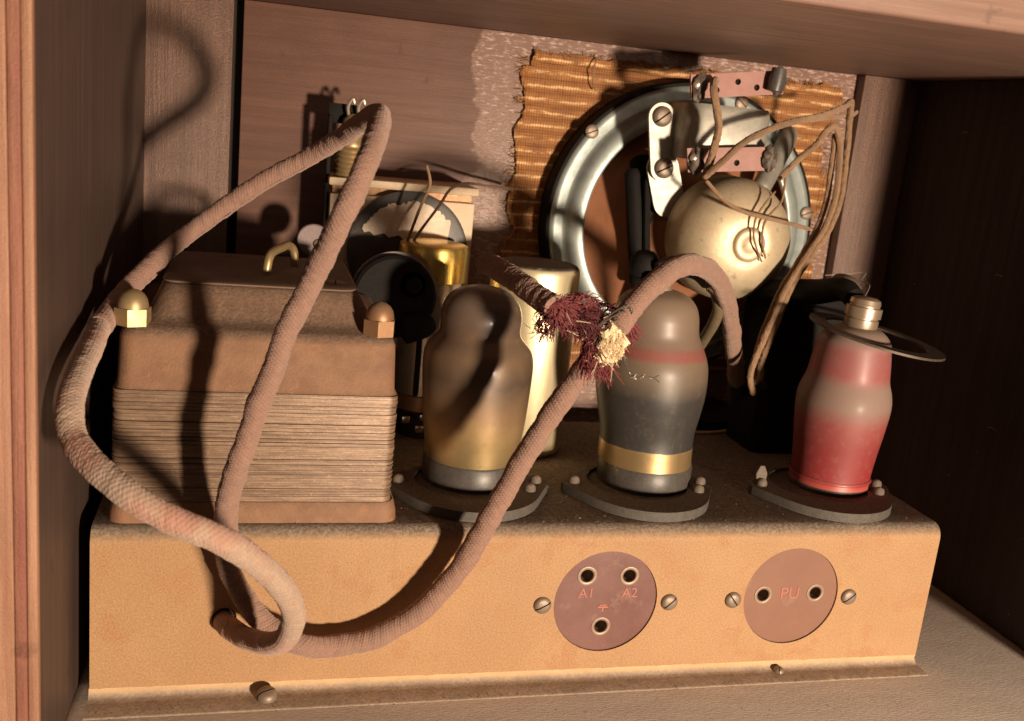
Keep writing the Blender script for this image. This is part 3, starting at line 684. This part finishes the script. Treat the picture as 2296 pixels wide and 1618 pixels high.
t3, ax3, r3 = vtube('red tube carrying the metal ring by the right wall', [(1775, 1936, 1074), (1779, 1938, 1052), (1786, 1952, 1010), (1794, 1976, 945), (1799, 1988, 900), (1804, 1986, 872), (1817, 1983, 846), (1824, 1984, 818), (1833, 1985, 785), (1842, 1984, 760), (1864, 1974, 741), (1890, 1962, 733)],
    [(1776, 1935, 1100), (1775, 1935, 1078)], 3.9, 'tube_red')
# red tube: raised seam near the foot, top cap with clip bands
zf = r3[0][0]
obj('foot_seam', lathe([(r3[0][2] + .0, zf + .2), (r3[0][2] + .035, zf + .24), (r3[0][2] + .035, zf + .28), (r3[0][2] + .01, zf + .33)], (ax3(zf), 3.9, 0), (0, 0, 1), 56), 'tube_red', t3)
zc = r3[-1][0] - .05; xc = ax3(zc) + .1
capp = [(.62, 0), (.66, .12), (.66, .38), (.60, .40), (.60, .46), (.70, .48), (.70, .86), (.58, .88), (.58, .95), (.60, 1.0), (.56, 1.16), (.4, 1.24), (.001, 1.27)]
obj('top_cap', lathe(capp, (xc, 3.9, zc), (.07, 0, 1), 32), 'cap', t3, sharp=30)
cz = r2[-1][0]
obj('top_cap', lathe([(.5, -.1), (.5, .45), (.42, .55), (.001, .6)], (ax2(cz), 4.15, cz), (0, 0, 1), 24), 'cap', t2, sharp=30)
# clip and sleeve on the black tube's cap
gl = thing('cap_connector', 'grey sleeved clip on top of the black tube', 'connector', (ax2(cz), 4.15, cz))
obj('sleeve', tube([(ax2(cz) - .1, 4.15, cz + .55), (ax2(cz) + .5, 4.2, cz + .85), (ax2(cz) + 1.5, 4.4, cz + .75), at(1590, 636, 4.6)], [.42, .42, .36, .3], 14, .1), 'sleeve', gl)
obj('cap_dome', lathe([(.55, -.2), (.58, .2), (.52, .5), (.3, .72), (.001, .78)], (ax2(cz) - .35, 5.0, cz + .55), (0, 0, 1), 24), 'blackdull', gl)
obj('solder_tip', tube([at(1588, 640, 4.5), at(1606, 655, 4.4), at(1612, 668, 4.4)], [.2, .24, .12], 10, .06, weave=0), 'solder', gl)
obj('grid_wire', tube([at(1606, 655, 4.5), at(1612, 690, 4.8), at(1600, 725, 5.4), at(1582, 755, 6.2), at(1560, 790, 7.2)], .24, 12, .1), 'green', gl)

# shield ring hooked round the red tube's neck
Rg = V((28.5, 3.85, 12.22))
wax = V((.14, -.085, 1)).normalized(); ru, rv, rw = frame(wax)
rg = plate(circ(0, 0, 2.68, 72), [circ(0, 0, 2.02, 72)], .09, lambda u, v, d: tuple(Rg + ru * u + rv * v - rw * d))
o = obj('metal_ring', rg, 'ring', sharp=30); top(o, 'flat dark metal ring hung round the red tube neck', 'ring')

# black capacitor block with rounded top behind the red tube
bk = thing('capacitor_block', 'black rounded block standing behind the red tube', 'capacitor', (28, 10, H))
obj('case', loft([(26.3, 30.6, 8.2, 11.2, H + .02, .5), (26.3, 30.6, 8.2, 11.2, 12.6, .5), (26.35, 30.5, 8.3, 11.1, 13.0, .5), (26.6, 30.2, 8.6, 10.9, 13.25, .5), (27.1, 29.8, 9, 10.6, 13.35, .4)]), 'blackdull', bk, sharp=50)
gc = thing('grid_cap_lead', 'dark stiff lead reaching the red tube cap', 'lead', tuple(at(1905, 690, 5)))
obj('sleeve', tube([at(1690, 655, 9.5), at(1760, 655, 8.2), at(1830, 655, 6.6), at(1890, 650, 5.2), at(1918, 672, 4.4)], [.5, .55, .55, .5, .42], 16, .12), 'blackdull', gc)
obj('end_boot', tube([at(1875, 640, 6.2), at(1900, 645, 5.6), at(1918, 662, 5.2)], [.5, .5, .36], 16, .08), 'sleeve', gc)
o = obj('stray_hair', tube([at(1850, 618, 12), at(1900, 615, 11.6), at(1940, 612, 11), at(1932, 630, 10), at(1950, 640, 8), at(1938, 668, 6)], .02, 5, .1), 'lint'); top(o, 'fine curled hair floating over the red tube cap', 'hair')

# ------------------------------------------------------------------ gold electrolytic can and companions
cn = thing('electrolytic_can', 'tall gold lacquered can behind the smoky tube', 'capacitor can', (15.65, 8.7, H))
obj('can_body', lathe([(1.6, .02), (1.72, .1), (1.8, .25), (1.8, 7.55), (1.77, 7.72), (1.68, 7.82), (1.55, 7.86)], (15.65, 8.7, H), (0, 0, 1), 56), 'gold_can', cn)
obj('can_lid', lathe([(1.66, 7.80), (1.5, 7.85), (.8, 7.82), (.001, 7.82)], (15.65, 8.7, H), (0, 0, 1), 40), 'plate', cn)
cx, cy = at(962, 700, 10.4).x, 10.4
ic = thing('coil_can', 'short silver coil can with a yellow brass cup on top', 'coil can', (cx, cy, H))
zb, zt_ = at(960, 636, cy - 1.3).z, at(960, 556, cy - 1.3).z
obj('can_body', lathe([(1.22, H + 1.9), (1.24, zb)], (cx, cy, 0), (0, 0, 1), 48), 'silver_can', ic)
obj('seam_strip', box(cx - .62, cx - .42, cy - 1.3, cy - 1.1, H + 1.95, zb - .1, .03), 'blackdull', ic)
obj('foot_ring', lathe([(1.1, 1.2), (1.3, 1.25), (1.3, 1.85), (1.1, 1.92)], (cx, cy, H), (0, 0, 1), 48), 'brass_dull', ic)
obj('coil_base', lathe([(1.0, .02), (1.0, 1.3)], (cx, cy, H), (0, 0, 1), 32), 'slot', ic)
for dx, dz in ((-1.0, .75), (-.25, .85), (-.4, .35)):
    obj('lug', box(cx + dx, cx + dx + .34, cy - 1.25, cy - 1.1, H + dz, H + dz + .3, .05), 'solder', ic)
obj('brass_cup', lathe([(1.3, zb - .05), (1.42, zb), (1.44, zt_ - .15), (1.40, zt_), (1.25, zt_ + .06), (.8, zt_ + .14), (.01, zt_ + .16)], (cx, cy, 0), (0, 0, 1), 56), 'brass_bright', ic)
td = thing('tuning_drum', 'black round tuning drum between transformer and smoky tube', 'tuning drum', tuple(at(886, 750, 8.4)))
c = at(886, 668, 8.3)
obj('drum', lathe([(.001, 0), (1.52, 0), (1.64, .1), (1.64, .6), (1.5, .7), (.01, .7)], c, (0, 1, 0), 48), 'blackdull', td)
obj('hub', lathe([(.001, -.3), (.28, -.3), (.34, -.22), (.34, 0), (.5, .0), (.5, -.06), (.55, .01)], V(c) + V((.66, 0, .55)), (0, 1, 0), 28), 'blackdull', td)
obj('rim_plate', lathe([(1.5, .2), (1.74, .24), (1.74, .36), (1.3, .4)], V(c) + V((.05, .3, -.0)), (0, 1, 0), 48), 'lilac', td)
ar = [at(968, 640, 8.75), at(986, 668, 8.75), at(991, 700, 8.75), at(982, 738, 8.75), at(955, 742, 8.75), at(955, 660, 8.75)]
obj('arm', plate([(p.x, p.z) for p in ar], [], .15, lambda u, v, d: (u, 8.75 + d, v)), 'lilac', td, sharp=30)
obj('lower_boss', tube([at(900, 735, 8.5), at(945, 728, 8.5), at(966, 716, 8.6)], [.7, .62, .45], 16, .1), 'blackdull', td)

# ------------------------------------------------------------------ dial housing and dial lamp
dh = thing('dial_housing', 'cream dial housing with a black disc and torn paper', 'dial housing', (10.5, 13, 10))
x0, x1, zt = 7.5, 13.6, 16.05
obj('housing_box', join(box(x0, x1, 12.0, 14.7, 9.0, zt - .62, .06)), 'cream', dh)
obj('groove', box(x0 + .1, x1 - .1, 12.35, 14.5, zt - .64, zt - .2, 0), 'brass_dull', dh)  # brown strip puts the shade under the lip into colour
obj('top_lip', box(x0 - .1, x1 + .1, 11.75, 14.6, zt - .28, zt + .06, .08), 'cream', dh, label='yellowed top lip of the dial housing')
DC = at(915, 566, 11.72)
obj('black_disc', lathe([(.001, 0), (2.4, 0), (2.55, .06), (2.55, .26), (2.4, .3), (.01, .3)], DC, (0, 1, 0), 56), 'black', dh)
pp = []
for i in range(64):
    a = math.radians(38 + 118 * i / 63); q = 2.12 + .10 * mnoise.noise(V((i * .35, 0, 0))) + .07 * random.random() - (.12 if 30 < i < 38 else 0)
    pp.append((DC.x + q * math.cos(a), DC.z + q * math.sin(a)))
for i in range(18):
    f = i / 17; pp.append((pp[63][0] + .1 + f * (pp[0][0] - pp[63][0] - .2), DC.z + .72 - .25 * f + .09 * math.sin(i * 2.1)))
pv = plate(pp, [], .03, lambda u, v, d: (u, 11.66 - .10 * mnoise.noise(V((u * 2.5, v * 2.5, 1))) - d, v))
obj('torn_paper', pv, 'paper', dh)
lp = thing('dial_lamp', 'brass screw base dial lamp above the cream housing', 'lamp', tuple(at(782, 396, 12.4)))
c = at(782, 396, 12.4)
sc_prof = [(.55, 0), (.62, .05)]
for i in range(6): sc_prof += [(.62, .1 + i * .2), (.54, .2 + i * .2)]
sc_prof += [(.58, 1.3), (.5, 1.42), (.48, 2.0), (.4, 2.3), (.2, 2.5), (.001, 2.55)]
obj('screw_shell', lathe(sc_prof, c, (.02, 0, 1), 32), 'brass', lp, sharp=60)
for dx in (-.12, .3):
    obj('lug', tube([c + V((dx, 0, 2.3)), c + V((dx - .08, -.05, 2.8)), c + V((dx + .1, -.05, 3.15)), c + V((dx + .2, 0, 2.9))], .07, 8, .05), 'solder', lp)
obj('bracket', join(box(c.x - .95, c.x - .78, c.y, c.y + .5, c.z - 3, c.z + 2.4, .04), box(c.x - .95, c.x + .2, c.y + .35, c.y + .45, c.z + 2.1, c.z + 2.9, .04)), 'blackdull', lp)
c = at(703, 540, 11.0)
kb = thing('pulley_disc', 'small pale grey disc with a centre screw beside the long cord', 'disc', tuple(c))
obj('disc', lathe([(.001, 0), (.62, 0), (.66, .05), (.66, .2), (.5, .25)], c, (.1, 1, .1), 32), 'lilac', kb)
obj('centre_screw', screw(c + V((.2, -.02, -.12)), .2, (0, -1, 0), .5), ['steel', 'slot'], kb)

# ------------------------------------------------------------------ loudspeaker
SC = V((24.0, 0, 14.85))
sp = thing('loudspeaker', 'round zinc framed loudspeaker with gold magnet pot', 'loudspeaker', (SC.x, 13.5, 8))
Ya = (0, 1, 0)
obj('rim_shade', lathe([(6.72, 14.9), (6.74, 13.9), (6.66, 13.72), (6.5, 13.7), (6.4, 13.9)], SC, Ya, 120), 'blackdull', sp, sharp=40)  # outer side of the frame rim, coloured black for its shade
obj('frame_ring', lathe([(6.55, 14.0), (6.54, 13.72), (6.46, 13.62), (6.3, 13.58), (5.95, 13.6), (5.84, 13.54), (5.76, 13.4), (5.66, 13.22), (5.5, 13.12), (5.16, 13.05), (5.08, 13.06), (5.04, 13.12), (5.04, 13.3)], SC, Ya, 120), 'zinc', sp, sharp=60)
obj('cone', lathe([(5.9, 14.5), (5.4, 14.4), (4.95, 14.2), (4.6, 13.95), (4.1, 13.5), (3.2, 12.6), (2.4, 11.7), (1.8, 11.0)], SC, Ya, 96), 'cone', sp, sharp=60)
potp = [(.001, 8.12), (.18, 8.12), (.30, 8.05), (.5, 8.02), (.66, 8.04), (.72, 8.12), (.74, 8.2), (.8, 8.18), (1.15, 8.25), (1.5, 8.36), (1.9, 8.56), (2.2, 8.82), (2.45, 9.15), (2.6, 9.55), (2.68, 10.0), (2.7, 10.9), (2.5, 11.3), (1.5, 11.5)]
obj('magnet_pot', lathe(potp, V((24.65, 0, 14.95)), Ya, 80), 'pot', sp, sharp=50)
for k, (dx, dz) in enumerate(((-2.6, 0), (0, -2.6), (2.6, 0))):
    pass
pl = [at(1432, 640, 12.2), at(1428, 560, 12.0), at(1424, 470, 11.9), at(1420, 380, 12.2)]
obj('leg_and_shade', tube(pl, .42, 10, .2), 'blackdull', sp)
obj('leg_and_shade', tube([at(1455, 690, 12.6), at(1462, 560, 12.2), at(1462, 440, 12.2), at(1450, 350, 12.8)], .85, 12, .2, oval=.5), 'blackdull', sp)  # wide black bar added for the pot's shadow on the cone
obj('leg_and_shade', tube([at(1452, 640, 11.6), at(1450, 520, 11.4), at(1452, 400, 11.4)], .16, 8, .2), 'blackdull', sp)
obj('leg_and_shade', tube([(26.5, 11.6, 17.0), (28.3, 13.2, 19.2), (28.8, 13.9, 19.8)], .45, 10, .2), 'zinc_warm', sp); obj('leg_and_shade', tube([(26.6, 11.6, 12.9), (28.4, 13.2, 11.0), (28.8, 13.9, 10.4)], .45, 10, .2), 'zinc_warm', sp)
a, b = at(1484, 262, 10.8), at(1488, 378, 10.8)
def stad(p, q, r, n=12):
    d = V((q.x - p.x, q.z - p.z)); t = math.atan2(d.y, d.x); o = []
    for i in range(n + 1): u = t - math.pi / 2 + math.pi * i / n; o.append((q.x + r * math.cos(u), q.z + r * math.sin(u)))
    for i in range(n + 1): u = t + math.pi / 2 + math.pi * i / n; o.append((p.x + r * math.cos(u), p.z + r * math.sin(u)))
    return o
bp = obj('bracket_plate', plate(stad(a, b, .58), [], .16, lambda u, v, d: (u, 10.8 + d, v)), 'zinc_warm', sp)
bq = at(1485, 392, 11.1)
obj('bracket_plate', plate(stad(at(1487, 378, 11.1), at(1500, 452, 11.1), .72), [], .16, lambda u, v, d: (u, 11.1 + d, v)), 'zinc_warm', sp)
0 and obj('bracket_arm', tube([V((a.x, 11.4, a.z + .3)), V((a.x - .6, 12.6, a.z + 1.2)), V((a.x - 1.2, 13.6, a.z + 1.9))], .5, 10, .2), 'zinc', sp)
for c, an in ((a, .7), (b, .5)):
    obj('screw', screw((c.x, 10.8, c.z), .43, (0, -1, 0), an, .6), ['steel', 'slot'], bp)
for px, py in ((1328, 296),):
    c = at(px, py, 13.5); obj('rim_screw', screw((c.x, 13.54, c.z), .31, (0, -1, 0), .4, .3), ['steel', 'slot'], sp)
for an in (.2, 1.25, 2.35, 3.9, 5.2):
    if an == 2.35: continue
    obj('rim_screw', screw((SC.x + 6.32 * math.cos(an), 13.52, SC.z + 6.32 * math.sin(an)), .31, (0, -1, 0), an * 2, .3), ['steel', 'slot'], sp)
ot = obj('output_transformer', loft([(21.75, 25.6, 9.3, 12.3, 18.2, .7), (21.72, 25.62, 9.25, 12.3, 18.5, .8), (21.72, 25.62, 9.25, 12.3, 20.2, .8), (21.8, 25.55, 9.4, 12.2, 20.5, .7)]), 'zinc_warm', sp, sharp=50, label='patchy zinc wrapped output transformer')
for (pa, pb, pc, pd, Y, hs) in (((1549, 168), (1758, 158), (1756, 212), (1550, 222), 8.85, ((1607, 203), (1655, 184), (1697, 197))), ((1541, 333), (1738, 330), (1736, 383), (1543, 387), 8.7, ((1652, 366),))):
    P = [at(*p, Y) for p in (pa, pb, pc, pd)]
    ll = [(p.x, p.z) for p in P]
    tb = obj('terminal_board', plate(ll[::-1], [circ(at(*h, Y).x, at(*h, Y).z, .13, 12) for h in hs], .13, lambda u, v, d, Y=Y: (u, Y + d, v)), 'board', ot, sharp=30)
    obj('stand_off', box(P[0].x + .5, P[1].x - .5, Y + .14, 9.5, (P[0].z + P[2].z) / 2 - .3, (P[0].z + P[2].z) / 2 + .2, .05), 'blackdull', ot)
    for s in (0, 1):
        cc = (P[0] + P[3]) / 2 + V((.32, 0, 0)) if s == 0 else (P[1] + P[2]) / 2 - V((.3, 0, 0))
        obj('solder_lug', lump(cc + V((.04, -.08, 0)), (.30, .2, .56), random.random() * 50, .42), 'tar', ot, sharp=50)
        obj('tag', lathe([(.001, 0), (.2, 0), (.22, .1), (.12, .2), (.001, .22)], cc + V((-.1, -.05, .1)), (.2, -1, .2), 14), 'solder' if s == 0 else 'tar', ot)
c = at(1742, 180, 8.5)
obj('rolled_lug', lathe([(.001, -.5), (.3, -.45), (.34, 0), (.3, .45), (.001, .5)], c, (.1, 0, 1), 20), 'black', ot)
# blue-grey lower stay of the frame
obj('frame_stay', tube([at(1655, 760, 12.5), at(1685, 735, 11.8), at(1712, 712, 11.2)], .42, 14, .15), 'zinc', sp)
dd = thing('coil_former', 'dark flat coil with a pale rim behind the black tube', 'coil', tuple(atz(1520, 930, H)))
c = atz(1512, 915, H + .3)
obj('coil_disc', lathe([(.001, .32), (2.6, .36), (3.1, .2), (3.1, -.2)], c, (0, 0, 1), 56), 'blackdull', dd)
obj('pale_rim', tube([V((c.x + 3.3 * math.cos(t), c.y + 3.3 * math.sin(t), H + .1)) for t in [math.pi * (1.02 + .96 * i / 24) for i in range(25)]], .07, 8, .15), 'cotton', dd)

# ------------------------------------------------------------------ leads of the loudspeaker and the dial
def lead(label, pts, r=.13, ms='lead', grp='brown cotton covered leads'):
    g = tube([at(*p) for p in pts], r, 9, .08, weave=r * .03, jit=r * .12)
    o = obj('lead_wire', g, ms); top(o, label, 'wire', grp); return o
lead('brown lead joining the upper and lower terminal boards', [(1606, 176, 8.5), (1600, 200, 8.0), (1607, 250, 7.8), (1611, 290, 7.8), (1597, 345, 7.9), (1580, 396, 8.2)], .16)
lead('long brown lead rising right then dropping past the cloth', [(1578, 398, 8.0), (1620, 362, 7.4), (1660, 326, 7.1), (1705, 298, 7.0), (1780, 274, 7.5), (1850, 257, 8.5), (1896, 238, 9.5), (1909, 226, 9.7), (1908, 250, 9.6), (1898, 340, 9.2), (1888, 430, 8.6), (1862, 510, 8.2), (1818, 575, 7.6), (1772, 650, 7.2), (1735, 740, 6.9), (1708, 812, 6.8), (1706, 845, 6.9), (1690, 862, 7)], .14)
lead('looped brown lead crowning below the bent one', [(1748, 402, 9), (1790, 360, 9), (1830, 325, 9), (1850, 296, 9), (1866, 284, 9), (1878, 296, 9), (1883, 340, 9), (1876, 430, 8.6), (1850, 510, 8.2), (1808, 575, 7.6), (1762, 650, 7.2), (1722, 740, 6.9), (1692, 810, 6.8), (1682, 850, 6.9), (1690, 885, 7)], .14)
lead('inner brown lead of the hanging bundle', [(1872, 300, 9.3), (1868, 350, 9.2), (1858, 430, 9), (1838, 500, 8.6), (1800, 570, 8), (1755, 645, 7.6), (1715, 735, 7.3), (1696, 800, 7.2), (1700, 850, 7.2)], .13)
lead('thin brown lead crossing the gold magnet pot', [(1583, 405, 7.7), (1622, 448, 7.6), (1665, 474, 7.5), (1705, 486, 7.5), (1760, 500, 7.6), (1815, 515, 7.9)], .085)
lead('left of two thin wire curls on the magnet pot', [(1738, 430, 8.2), (1712, 462, 8.0), (1694, 492, 7.85), (1690, 530, 7.8), (1698, 562, 7.85), (1708, 588, 8.0)], .045)
lead('right of two thin wire curls on the magnet pot', [(1762, 400, 8.6), (1752, 452, 8.2), (1728, 480, 8.0), (1712, 506, 7.9), (1709, 545, 7.85), (1716, 580, 8.0)], .05)
lead('short lead stub poking right of the bent lead', [(1815, 270, 8.4), (1880, 262, 9.4), (1905, 262, 10), (1922, 252, 10.4)], .1)
lead('short upright strand before the cream housing', [(908, 556, 10.3), (925, 512, 10), (944, 462, 9.9), (961, 425, 9.9), (964, 405, 9.9), (957, 372, 10)], .06, 'lead', 'thin dial strands')
lead('bent strand reaching from the housing to the cloth', [(916, 560, 10.3), (945, 515, 10), (985, 462, 10), (1010, 425, 10.4), (1045, 412, 11), (1095, 418, 12.4), (1148, 424, 14)], .06, 'lead', 'thin dial strands')
o = obj('lead_ends', join(*[tube([at(x, y, 7), at(x + 6, y + 18, 7.1), at(x + dx, y + 34, 7.2)], .16, 8, .06)[:2] for x, y, dx in ((1690, 850, 2), (1702, 838, 12))]), 'tar')
top(o, 'charred tips where the hanging leads are gathered', 'wire ends')

# ------------------------------------------------------------------ cords
mc = thing('mains_cord', 'long pink braided cord looping over transformer and chassis', 'cord', tuple(at(505, 1392, 0)))
front = [(498, 1385, .4), (512, 1404, -.4), (545, 1428, -1.4), (590, 1444, -2.6), (632, 1436, -3.8), (655, 1405, -4.8), (650, 1350, -5.5), (610, 1295, -6.1), (550, 1245, -6.7), (480, 1205, -7.1), (380, 1165, -7.1), (290, 1112, -6.8), (210, 1045, -5.9), (168, 985, -5.0), (158, 920, -4.3), (172, 855, -3.2), (198, 792, -1.4), (222, 738, .6)]
rest = [(222, 738, 0.6), (262, 678, 2.2), (330, 602, 3.4), (410, 535, 5.0), (500, 468, 5.2), (600, 402, 5.0), (700, 347, 4.4), (770, 306, 3.0), (818, 274, 1.0), (846, 258, -1.0), (852, 268, -2.6), (838, 320, -4.0), (812, 390, -4.78), (765, 490, -4.78), (710, 600, -3.7), (655, 715, -3.4), (607, 840, -3.1), (565, 950, -2.8), (530, 1050, -2.42), (508, 1130, -1.58), (508, 1210, -1.08), (522, 1290, -0.91), (560, 1362, -1.0), (612, 1412, -1.16), (680, 1445, -1.42), (750, 1450, -0.91), (850, 1428, -0.83), (950, 1360, -0.91), (1030, 1275, -1.04), (1080, 1190, -1.16), (1140, 1085, -1.25), (1210, 970, -1.42), (1270, 885, -1.58), (1318, 815, -1.75), (1352, 760, -1.92)]
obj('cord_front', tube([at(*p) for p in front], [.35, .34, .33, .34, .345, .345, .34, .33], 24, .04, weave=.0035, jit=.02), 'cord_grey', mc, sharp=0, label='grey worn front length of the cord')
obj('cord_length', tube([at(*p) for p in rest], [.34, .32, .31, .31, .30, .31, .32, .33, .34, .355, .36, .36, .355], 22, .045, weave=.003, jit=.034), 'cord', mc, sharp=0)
ac = obj('arched_cord', tube([at(*p) for p in [(1385, 735, -2.8), (1420, 688, -2.6), (1465, 640, -2.2), (1510, 605, -1.6), (1555, 592, -.6), (1592, 606, 1.0), (1620, 645, 3.2), (1636, 710, 5.8), (1646, 780, 8.0), (1652, 840, 9.6), (1654, 872, 10.4)]], [.35, .345, .34, .34, .34, .36, .38, .38], 22, .045, weave=.003, jit=.034), 'cord', sharp=0)
top(ac, 'short pink braided cord arching over the black tube', 'cord')
pg = obj('cord_plug', tube([at(1652, 850, 9.8), at(1654, 880, 10.6), at(1650, 905, 11)], [.42, .48, .4], 14, .1), 'black', ac)
st = obj('cord_stub', tube([at(*p) for p in [(1088, 588, 1.6), (1112, 600, .8), (1160, 632, -.6), (1205, 664, -1.8), (1245, 690, -2.6)]], [.36, .37, .37, .36], 22, .045, weave=.003, jit=.034), 'cord', sharp=0)
top(st, 'shaded cord stub ending in the frayed red tuft', 'cord')
# frayed braid, cotton filling and bare strands where the cords part
def tuft(cx, cy, Y, n, spread, ln, flow):
    out = []
    for _ in range(n):
        p = at(cx + random.gauss(0, spread[0]), cy + random.gauss(0, spread[1]), Y + random.gauss(0, .22))
        d = (V(flow) + V(random.gauss(0, .55) for _ in range(3))).normalized() * random.uniform(.5, 1) * ln
        b = V(random.gauss(0, .26) for _ in range(3)) * ln
        out.append([p, p + d * .5 + b * .6, p + d + b])
    return out
FR = -2.35
def matted(cx, cy, dY, rad, n, ln, flow, out=.35):
    c = at(cx, cy, FR + dY); res = []
    for _ in range(n):
        d = V(random.gauss(0, 1) for _ in range(3)).normalized()
        if d.y > .3: d.y = -d.y
        p = c + V((d.x * rad[0], d.y * rad[1], d.z * rad[2]))
        t = V(flow) + V(random.gauss(0, .45) for _ in range(3)); t = (t - d * t.dot(d) * .8).normalized() + d * random.uniform(0, out)
        L = ln * random.uniform(.5, 1.2)
        b = V((random.gauss(0, .16), random.gauss(0, .12), random.gauss(0, .16) - .16)) * L
        res.append([p - t * L * .3, p + t * L * .25 + d * .03, p + t * L * .6 + b, p + t * L * .85 + b * 2.4])
    return res
A1 = matted(1250, 692, 0, (.5, .42, .36), 330, .36, (.8, -.1, -.3)) + matted(1330, 790, -.05, (.36, .36, .5), 330, .36, (.5, -.1, -.8)) + matted(1392, 730, -.05, (.34, .38, .4), 220, .36, (.5, -.1, -.6)) + matted(1356, 822, -.05, (.12, .12, .3), 60, .36, (.15, 0, -1), .1) + matted(1300, 676, 0, (.5, .3, .2), 120, .3, (.8, -.1, .1))
A2 = matted(1312, 716, -.02, (.55, .44, .4), 420, .36, (.6, -.1, -.4)) + matted(1226, 716, 0, (.24, .3, .4), 110, .36, (-.4, -.1, -.8), .6) + matted(1350, 700, 0, (.4, .4, .24), 130, .3, (.7, -.1, .2))
obj('frayed_braid', strand_set(A1, .021), 'fibre', mc, kind='stuff', sharp=0)
obj('frayed_braid', strand_set(A2, .021), 'fibre_dark', mc, kind='stuff', sharp=0)
obj('frayed_braid', strand_set(tuft(1200, 742, FR, 8, (8, 4), .5, (-.9, -.1, -.2)) + tuft(1345, 800, FR - .3, 14, (16, 12), .6, (.1, -.2, -.9)) + tuft(1300, 735, FR - .35, 14, (30, 16), .5, (.6, -.2, -.3)), .016), 'cotton', mc, kind='stuff', sharp=0)
core = join(lump(at(1258, 696, FR), (.5, .42, .36), 3), lump(at(1312, 716, FR), (.55, .42, .42), 5), lump(at(1352, 742, FR), (.45, .42, .45), 8), lump(at(1330, 790, FR), (.36, .36, .5), 9), lump(at(1392, 728, FR), (.36, .36, .4), 12))
obj('braid_core', core, 'fibre_dark', mc, sharp=0)
cot = [lump(at(1372, 752, FR - .38), (.42, .3, .5), 21, .6), lump(at(1356, 790, FR - .34), (.38, .3, .36), 25, .6), lump(at(1384, 778, FR - .32), (.24, .18, .3), 29, .5)]
cot.append(strand_set(matted(1370, 768, -.42, (.42, .3, .5), 260, .2, (.3, -.2, -.6), .2), .012))
obj('cotton_filling', join(*cot), 'cotton', mc, sharp=0)
wl = [[at(1330, 745, -2.80), at(1362, 712, -3.00), at(1400, 688, -3.10), at(1418, 694, -3.10), at(1410, 712, -3.00), at(1375, 722, -3.00), at(1345, 748, -2.80)],
      [at(1335, 740, -2.85), at(1365, 716, -3.00), at(1398, 700, -3.05), at(1408, 704, -3.00)],
      [at(1400, 795, -2.80), at(1405, 822, -2.90), at(1418, 843, -2.90), at(1440, 848, -2.90), at(1462, 846, -2.90), at(1478, 858, -2.90)],
      [at(1404, 800, -2.80), at(1410, 832, -2.85), at(1424, 852, -2.90), at(1442, 842, -2.95), at(1458, 850, -2.90), at(1478, 842, -2.90)],
      [at(1410, 838, -2.90), at(1418, 850, -3.00), at(1428, 838, -2.95), at(1436, 852, -2.90), at(1446, 840, -2.90)]]
obj('wire_strand', strand_set(wl, .03), 'wire', mc, sharp=0)
